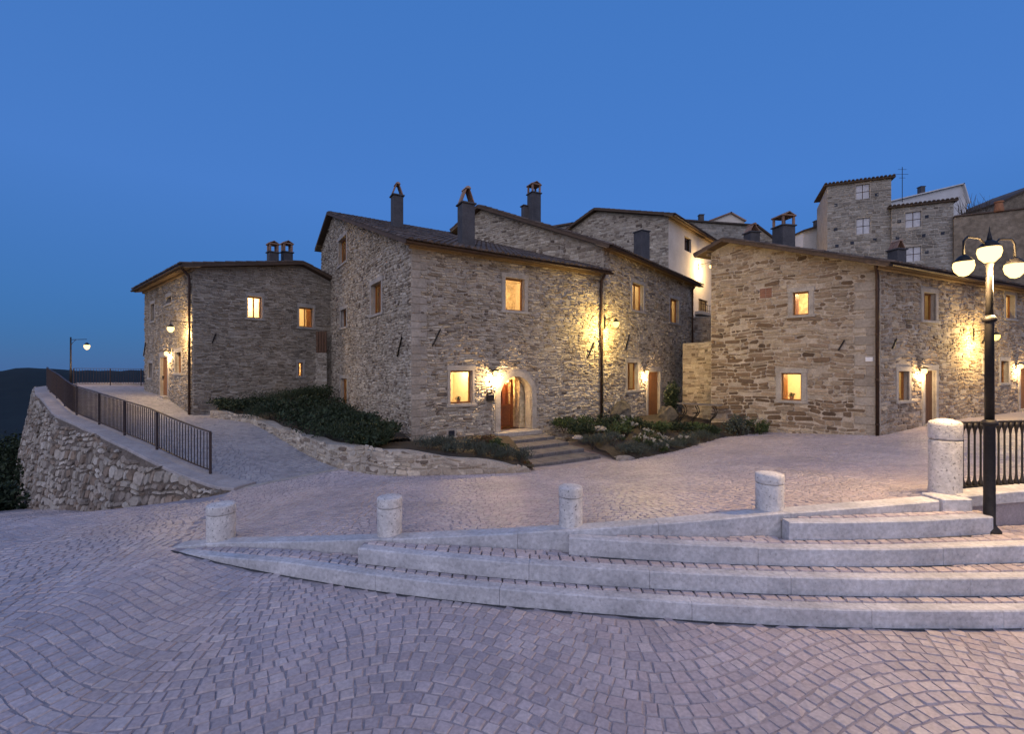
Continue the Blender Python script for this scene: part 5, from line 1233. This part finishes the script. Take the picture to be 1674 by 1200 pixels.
bk = [(q[5], zn(q[0])) for q in BED]
for i, (px, py, d, r, h, m) in enumerate(BED):
    p = at(px, py, d); p.z = max(p.z, -.42) - .08; zone = bk[i][1]
    shrub('bed_shrub', p, r * 1.15, h * 1.1, f'{rank(i, bk, [q[0] for q in BED])} of the {pos_w[m]} shrubs {zone}', m, 1100, .085, 160 + i, group=f'{pos_w[m]} bed shrubs {zone}', lobes=6, spiky=(m == 'leaf_grey'))
FLW = [(1047, 722, 15.4), (1065, 728, 15.0), (1080, 722, 15.6), (1092, 728, 15.4), (1025, 690, 16.6), (1058, 712, 16.0), (1118, 722, 16.0), (1012, 722, 15.2), (1080, 735, 14.9), (1028, 700, 16.4)]
fk = ['upper' if q[1] < 705 else 'middle' for q in FLW]
for i, (px, py, d) in enumerate(FLW):
    p = at(px, py, d); p.z -= .12
    shrub('white_flower', p, .28, .34, f'{rank(i, fk, [q[0] + q[1] * .01 for q in FLW])} of the white flower clumps in the {fk[i]} part of the bed', 'leaf_green', 260, .07, 190 + i, 'flowers', group=f'white flower clumps in the {fk[i]} part of the bed', lobes=4, flowers=8)
p = at(1100, 690, 21.3); p.z = -.1; shrub('climbing_shrub', p, .42, 1.9, 'tall dark climbing shrub against the wall right of the wooden door', 'leaf_dark', 1800, .12, 210, lobes=12)
p = at(1207, 706, 18.2); p.z = -.32; shrub('corner_bush', p, .55, .85, 'grey-green bush at the foot of the right house wall', 'leaf_grey', 1100, .1, 211, lobes=8)
p = at(1238, 704, 18.2); p.z = -.33; shrub('corner_bush', p, .45, .75, 'open bush with white flowers beside the grey-green bush', 'leaf_green', 600, .09, 212, lobes=6, flowers=14)
def rock(base, s, label, seed, group=None, mat='rock', tall=1.0):
    rg = random.Random(seed); base = Vector(base); V = []; n = 10; m = 5
    for i in range(m + 1):
        ph = -math.pi * .2 + (math.pi * .7) * i / m
        for k in range(n):
            th_ = 2 * math.pi * k / n; q = 1 + rg.uniform(-.22, .22)
            V.append(base + Vector((math.cos(th_) * math.cos(ph) * s * q, math.sin(th_) * math.cos(ph) * s * .8 * q, (math.sin(ph) * s * .8 + .1 * s) * tall * (1 + rg.uniform(-.1, .1)))))
    Fs = [(i * n + k, i * n + (k + 1) % n, (i + 1) * n + (k + 1) % n, (i + 1) * n + k) for i in range(m) for k in range(n)] + [tuple(m * n + k for k in range(n))]
    return tag(mk('boulder', V, Fs, mat, center=True), label, 'rock', group)
for i, (px, py, d, s, tl_, lab) in enumerate([(1015, 684, 17.9, .42, 1.9, 'pointed dark boulder standing in the bed below the lamp'), (1091, 684, 20.6, .45, 1.5, 'rounded yellowish boulder right of the wooden door'), (1115, 746, 14.55, .16, .7, 'small pale stone at the kerb of the flower bed'), (1020, 748, 13.75, .3, .4, 'flat pale stone at the front edge of the bed by the steps'),
                                         (1105, 748, 14.3, .22, .5, 'flat stone lying by the front edge of the flower bed'), (980, 700, 16.4, .25, .6, 'pale stone between the shrubs below the downpipe'), (945, 714, 15.6, .2, .6, 'small pale stone among shrubs near the door steps'), (1262, 712, 18.2, .25, .4, 'flat pale stone at the foot of the right house')]):
    p = at(px, py, d); rock(p - Z * .05, s, lab, 230 + i, tall=tl_, mat='rock_dark' if i < 2 else 'rock')
# lower-left slope outside the retaining wall
V = []; Fs = []; rg = random.Random(5); nx, ny = 30, 26
for i in range(nx + 1):
    for j in range(ny + 1):
        x = -36 + 26 * i / nx; y = 8 + 18 * j / ny; z = -1.75 - .17 * max(0, -x - 12) - .09 * max(0, y - 11) + rg.uniform(-.12, .12)
        if y > float(yb(x)) - .2 and x > -25: z = min(z, -2.6)
        V.append((x, y, z))
for i in range(nx):
    for j in range(ny): a = i * (ny + 1) + j; Fs.append((a, a + ny + 1, a + ny + 2, a + 1))
tag(mk('slope', V, Fs, 'earth', smooth=True), 'dark grassy slope falling away outside the retaining wall', kind='structure')
mb = MB(); rg = random.Random(6)
for _ in range(5200):
    x = rg.uniform(-27, -11.2); y = rg.uniform(9.5, 19)
    if y > float(yb(x)) - .9: continue
    z = -1.75 - .17 * max(0, -x - 12) - .09 * max(0, y - 11) - .1; h = rg.uniform(.15, .42); a = rg.uniform(0, 6.28); w_ = .02; dx, dy = math.cos(a) * w_, math.sin(a) * w_; lx_, ly_ = rg.uniform(-.1, .1), rg.uniform(-.1, .1)
    mb.add([(x - dx, y - dy, z), (x + dx, y + dy, z), (x + lx_, y + ly_, z + h)], [(0, 1, 2)])
tag(mb.build('grass', 'leaf_dark'), 'rough dark grass on the slope outside the wall', 'grass', kind='stuff')
for i, (px, d, r, h, lab) in enumerate([(-12, 15.0, 1.2, 1.9, 'dark bush cut by the left frame edge below the retaining wall'), (14, 17.5, 1.2, 2.2, 'dark bush at the outer foot of the retaining wall'), (30, 20.5, 1.2, 2.4, 'dark bush farther back outside the retaining wall'), (-5, 21.0, 1.6, 2.6, 'largest dark bush on the slope at the far left')]):
    p = at(px, 600, d); p.z = -3.2; shrub('slope_bush', p, r, h, lab, 'leaf_dark', 2200, .16, 400 + i, group='bushes on the slope outside the wall', lobes=10)
# bare twiggy bush on the old wall
bb = at(1592, 351, 29); bt = thing('bare_bush', bb, 'leafless reddish bush growing on top of the old wall', 'bush'); rg = random.Random(9); mb = MB()
for k in range(46):
    a = rg.uniform(-1, 1); l = rg.uniform(.5, 1.5); p0 = bb + Vector((rg.uniform(-.9, .9), rg.uniform(-.3, .3), -.1)); p1 = p0 + Vector((a * .35, rg.uniform(-.2, .2), l * .6)); p2 = p1 + Vector((a * .4 + rg.uniform(-.2, .2), 0, l * .4)); mb.tube([p0, p1, p2], [.018, .011, .005], 4)
mb.build('twigs', 'bark', bt)

# ================================================================== stair block and iron table between the houses
sb_ = thing('stair_block', at(1140, 700, 22), 'lit stone stair block between the wooden door and the right house', 'wall')
A_, B_ = at(1116, 0, 23.0), at(1164, 0, 21.4); sbw = Wall((A_.x, A_.y), (B_.x, B_.y)); zt_ = EYE + (600 - 560) / F * 22.2
build_wall(sb_, sbw, -.8, [(0, zt_), (sbw.L, zt_)], [], 'mortar', 'stone_main', 70, 61, (.07, .13), (.14, .5), rough=1.2)
plain_box(sb_, [(B_.x, B_.y), (B_.x - sbw.n.x * 3, B_.y - sbw.n.y * 3)], -.8, zt_, 'mortar', 'side_wall')
mk('top', [sbw.pt(0, zt_), sbw.pt(sbw.L, zt_), sbw.pt(sbw.L, zt_, -3), sbw.pt(0, zt_, -3)], [(0, 1, 2, 3)], 'limestone', sb_)
tb0, tb1 = at(1109, 661, 20.4), at(1180, 661, 19.3); tz0 = tb0.z; ax = (tb1 - tb0); ax.z = 0; tl_ = ax.length; ax.normalize(); ay = Z.cross(ax)
tb = thing('garden_table', ((tb0 + tb1) / 2).xy.to_3d(), 'wrought iron garden table with thin top in front of the stair block', 'table')
mb = MB(); mb.bbox((tb0 + tb1) / 2, ax, ay, Z, tl_, .45, .04, .01); mb.build('table_top', 'step_dark', tb)
for k, t in enumerate((.12, .42, .82)):
    for e in (-1, 1):
        b0 = tb0 + ax * tl_ * t + ay * e * .16; h = tz0 + .28; pts = []
        for i in range(9):
            s = i / 8; pts.append(b0 - Z * (.02 + h * s) + ax * (.13 * math.sin(s * 6.28) - .1 * s))
        mb = MB(); mb.tube(pts, .022, 6); mb.build('leg', 'iron', tb)
    pts = [tb0 + ax * tl_ * t + ay * (.16 * math.cos(q)) + ax * .12 * math.sin(q) - Z * .35 for q in [6.28 * i / 12 for i in range(13)]]; mb = MB(); mb.tube(pts, .015, 5); mb.build('scroll', 'iron', tb)

# ================================================================== bollards, posts, right railing, triple lamp
def bollard(px, py, d, dia, h, label, group=None, name='stone_bollard', dome=.012):
    x = (px - CX) / F * d; z = gz1(x, d) - .02; t = thing(name, (x, d, z), label, 'bollard', group); r = dia / 2
    mb = MB(); mb.lathe((x, d, z), [(r * .96, -.05), (r * .97, .0), (r * .985, h * .74), (r * .97, h * .755)], 36); b_ = mb.build('shaft', 'travertine_pitted', t, smooth=False)
    mb = MB(); mb.lathe((x, d, z), [(r * .90, h * .745), (r * .90, h * .775)], 36); mb.build('groove', 'limestone', t)
    mb = MB(); mb.lathe((x, d, z), [(r * .98, h * .77), (r * 1.0, h * .79), (r * 1.0, h * .95), (r * .97, h * .985), (r * .88, h * 1.0), (r * .45, h * 1.0 + dome * .8), (r * .02, h * 1.0 + dome)], 36); mb.build('cap', 'travertine_pitted', t)
    for o in t.children:
        for p in o.data.polygons: p.use_smooth = abs(p.normal.z) < .99 and len(p.vertices) == 4
def kd(px): # depth just behind the kerb stone
    d = 5.5
    for _ in range(6): d = float(np.interp((px - CX) / F * d, [p[0] for p in KERB], [p[1] for p in KERB])) + .2
    return d
bollard(361.5, 883, kd(361) - .02, .345, .50, 'leftmost pale stone bollard, by the tip of the lowest curved step')
bollard(637, 882, kd(637), .30, .50, 'second pale stone bollard from the left along the plaza kerb')
bollard(933, 868, kd(933), .275, .50, 'third pale stone bollard from the left, at the start of the third step')
bollard(1258, 845, kd(1258), .30, .46, 'pale stone bollard nearest the tall stone post, behind the top step')
bollard(1545, 818, kd(1545) + .06, .32, .93, 'tall pale stone post at the end of the ornate railing', name='stone_post', dome=.035)
rt = thing('ornate_railing', (5.4, 5.55, .8), 'dark cast iron balustrade with flared balusters right of the stone post', 'railing')
r0, r1 = Vector((5.42, 5.62, 0)), Vector((9.4, 6.0, 0)); rd = (r1 - r0).normalized(); zt0 = 1.70
def rz(p): return .92 + (p.x - 5.42) * .012
bmsh = MB(); bmsh.lathe((0, 0, 0), [(.03, 0), (.03, .03), (.017, .06), (.011, .12), (.010, .62), (.017, .68), (.03, .72), (.03, .765)], 8); bo = bmsh.build('baluster', 'iron', None, smooth=True); bme = bo.data; bpy.data.objects.remove(bo)
k = 0
while k * .082 < (r1 - r0).length:
    p = r0 + rd * (k * .082 + .03); o = bpy.data.objects.new('baluster', bme); COL.objects.link(o); o.parent = rt; o.location = Vector((p.x, p.y, rz(p) + .02)) - wl(rt); k += 1
for dz in (0, .79):
    a, b_ = Vector((r0.x - .1, r0.y, rz(r0) + dz)), Vector((r1.x, r1.y, rz(r1) + dz)); mb = MB(); mb.bbox((a + b_) / 2, (b_ - a).normalized(), Vector((-rd.y, rd.x, 0)), Z, (b_ - a).length, .05, .028, .005); mb.build('rail', 'iron', rt)
# little arches under the top rail
mb = MB()
for q in range(k - 1):
    c = r0 + rd * (q * .082 + .071); pts = [c + rd * (.028 * math.cos(a)) + Z * (rz(c) + .745 + .028 * math.sin(a)) for a in [math.pi * i / 6 for i in range(7)]]; mb.tube(pts, .009, 4)
mb.build('arch_frieze', 'iron', rt)

lb_ = Vector((5.38, 5.17, .536)); TL = thing('street_lamp', lb_, 'tall dark lamp post with three lit lanterns at the right', 'street lamp')
mb = MB(); mb.lathe(lb_, [(.10, 0), (.10, .03), (.065, .07), (.052, .10), (.049, 1.18), (.055, 1.2)], 16); mb.build('base', 'iron', TL, smooth=True)
mb = MB(); mb.lathe(lb_ + Z * 1.2, [(.06, 0), (.074, .015), (.074, .04), (.05, .07)], 16); mb.build('ring', 'iron', TL, smooth=True)
mb = MB(); mb.lathe(lb_, [(.042, 1.26), (.039, 2.36), (.042, 2.38)], 16); mb.build('shaft', 'iron', TL, smooth=True)
mb = MB(); mb.lathe(lb_ + Z * 2.37, [(.05, 0), (.064, .015), (.064, .04), (.04, .075)], 16); mb.build('ring', 'iron', TL, smooth=True)
mb = MB(); mb.lathe(lb_, [(.033, 2.43), (.028, 2.98), (.038, 3.02), (.02, 3.07)], 14); mb.build('upper_shaft', 'iron', TL, smooth=True)
mb = MB(); mb.lathe(lb_ + Z * 3.33, [(.03, -.06), (.02, 0), (.008, .06), (.002, .12)], 10); mb.build('finial', 'iron', TL, smooth=True)
cpos = lb_ + Z * 3.16; bell(cpos, .10, .22, TL, 'bulb'); lamp('lamp_light', cpos - Z * .2 + Vector((0, -.11, 0)), 150, TL, .1, (1, .66, .30))
for sx, nm in ((-1, 'l'), (1, 'r')):
    dv = Vector((.34 * sx, .05 * sx, 0)); e = lb_ + dv + Z * 3.11; pts = [lb_ + Z * 3.2, lb_ + dv * .4 + Z * 3.31, lb_ + dv * .85 + Z * 3.32, lb_ + dv + Z * 3.27, e]
    mb = MB(); mb.tube(pts, .012, 8); mb.build('arm', 'iron', TL, smooth=True)
    gpos = lb_ + dv + Z * 2.99; bell(gpos, .088, .2, TL, 'bulb'); lamp('lamp_light', gpos - Z * .2, 240, TL, .08, (1, .66, .30))

# ================================================================== wall lanterns
def bracket_lamp(w, px_b, py_b, px_l, py_l, out, power, label, mat='bulb', col=(1, .66, .28), r=.12):
    """bracket arm on a facade: wall fixing pixel, lamp pixel; arm leans outwards by out metres"""
    u0, v0 = w.px(px_b, py_b); wp = w.pt(u0, v0, .04); d = (wp + w.n * out).y
    lp = at(px_l, py_l, d)
    t = thing('bracket_lamp', wp, label, 'wall lamp'); end = Vector((lp.x, lp.y, lp.z + .32))
    mb = MB(); mb.bbox(wp, w.u, w.n, Z, .06, .03, .5, .006); mb.build('wall_plate', 'iron', t)
    s0 = wp + Z * .12
    mb = MB(); mb.tube([s0, end], .016, 6); mb.build('arm', 'iron', t)
    mb = MB(); mb.tube([wp - Z * .2, s0.lerp(end, .3) - Z * .2, s0.lerp(end, .62) - Z * .02], .011, 6); mb.build('brace', 'iron', t)
    pts = [s0.lerp(end, .25) + (end - s0).normalized() * .08 * math.cos(q) + Z * (.09 * math.sin(q) - .06) for q in [6.28 * i / 12 for i in range(13)]]; mb = MB(); mb.tube(pts, .009, 5); mb.build('scroll', 'iron', t)
    mb = MB(); mb.tube([end, Vector((lp.x, lp.y, lp.z + .12))], .01, 5); mb.build('hanger', 'iron', t)
    bell(lp, r, .28, t, mat); lamp('lamp_light', Vector((lp.x, lp.y, lp.z - .24)), power * 9, t, .07, col)
def sconce(w, px, py, power, label, col=(1, .66, .30), hood=True):
    u0, v0 = w.px(px, py); wp = w.pt(u0, v0, .03); t = thing('door_lamp', wp, label, 'wall lamp')
    mb = MB(); mb.bbox(wp, w.u, w.n, Z, .09, .03, .2, .008); mb.build('wall_plate', 'iron', t)
    c = w.pt(u0, v0, .17); mb = MB(); mb.tube([wp - Z * .06, w.pt(u0, v0 - .12, .12), c - Z * .07], .01, 6); mb.build('arm', 'iron', t)
    mb = MB(); mb.lathe(c, [(.04, -.1), (.075, -.06), (.085, .02), (.06, .08), (.02, .1)], 14); mb.build('globe', 'bulb', t, smooth=True)
    mb = MB(); mb.lathe(c + Z * .1, [(.14, .0), (.142, .008), (.08, .05), (.015, .07)], 14); mb.build('hood', 'iron', t)
    lamp('lamp_light', c - Z * .17 + w.n * .03, power * 10, t, .05, col)
bracket_lamp(mf, 988, 528, 1007, 529, .8, 52, 'yellow hanging lamp on a bracket by the downpipe of the corner house', 'bulb_yellow', (1, .69, .21))
bracket_lamp(la, 311, 532, 279, 537, .7, 36, 'hanging lamp on a bracket high on the left house')
bracket_lamp(wf, 1141, 436, 1162, 435, .8, 60, 'hanging lamp on a bracket on the cream plastered wall')
bracket_lamp(rr, 1590, 547, 1628, 550, .9, 50, 'hanging lamp on a bracket on the long right house', 'bulb_yellow', (1, .68, .25))
sconce(mf, 806, 611, 15, 'bright wall lamp between window and arched door of the corner house')
sconce(nf, 1052, 609, 13, 'bright wall lamp left of the wooden door of the joined house')
sconce(la, 279, 578, 11, 'bright wall lamp right of the door of the left house')
sconce(rr, 1502, 607, 13, 'bright wall lamp between window and door of the right house')
sconce(rr, 1660, 599, 13, 'bright wall lamp at the right edge beside the last door')
# letter box by the arched door
u0, u1, v0, v1 = mf.rect(794, 641, 804, 655); lt = thing('letter_box', mf.pt((u0 + u1) / 2, v0, .05), 'small dark arched letter box on the wall between window and arched door', 'letter box')
prof = [(u0, v0), (u1, v0), (u1, v1 - .08)] + [((u0 + u1) / 2 + (u1 - u0) / 2 * math.cos(a), v1 - .08 + .08 * math.sin(a)) for a in [math.pi * i / 6 for i in range(1, 6)]] + [(u0, v1 - .08)]; n = len(prof)
mk('box', [mf.pt(*p, .15) for p in prof] + [mf.pt(*p, .035) for p in prof], [tuple(range(n))] + [(i, n + i, n + (i + 1) % n, (i + 1) % n) for i in range(n)], 'iron', lt)
plate(lt, mf, u0 + .02, u1 - .02, v1 - .1, v1 - .07, .15, .158, 'slot', 'limestone', lt, .002)
# potted plants on window sills
def pot(w, px, py, label, seed, out=-.12, s=1.0, mat='leaf_dark'):
    u_, v_ = w.px(px, py); p = w.pt(u_, v_, out); t = thing('potted_plant', p, label, 'plant'); mb = MB(); mb.lathe(p, [(.055 * s, 0), (.075 * s, .11 * s), (.085 * s, .115 * s), (.085 * s, .14 * s)], 12); mb.build('pot', 'terracotta', t)
    mb = MB(); leaves(mb, p + Z * .19 * s, .12 * s, .1 * s, .09 * s, 120, .06 * s, random.Random(seed), up=.8); mb.build('foliage', mat, t)
pot(rl, 1293, 654.5, 'small plant on the sill of the lit lower window of the right house', 301)
pot(mf, 752, 659.5, 'shallow bowl plant on the sill of the lit window beside the arched door', 302, s=.8)
pot(rr, 1470, 655, 'small red plant on the window sill left of the right house door', 303, mat='leaf_rust')
pot(rr, 1638, 626, 'small plant on the sill behind the lamp post', 304, mat='leaf_rust')
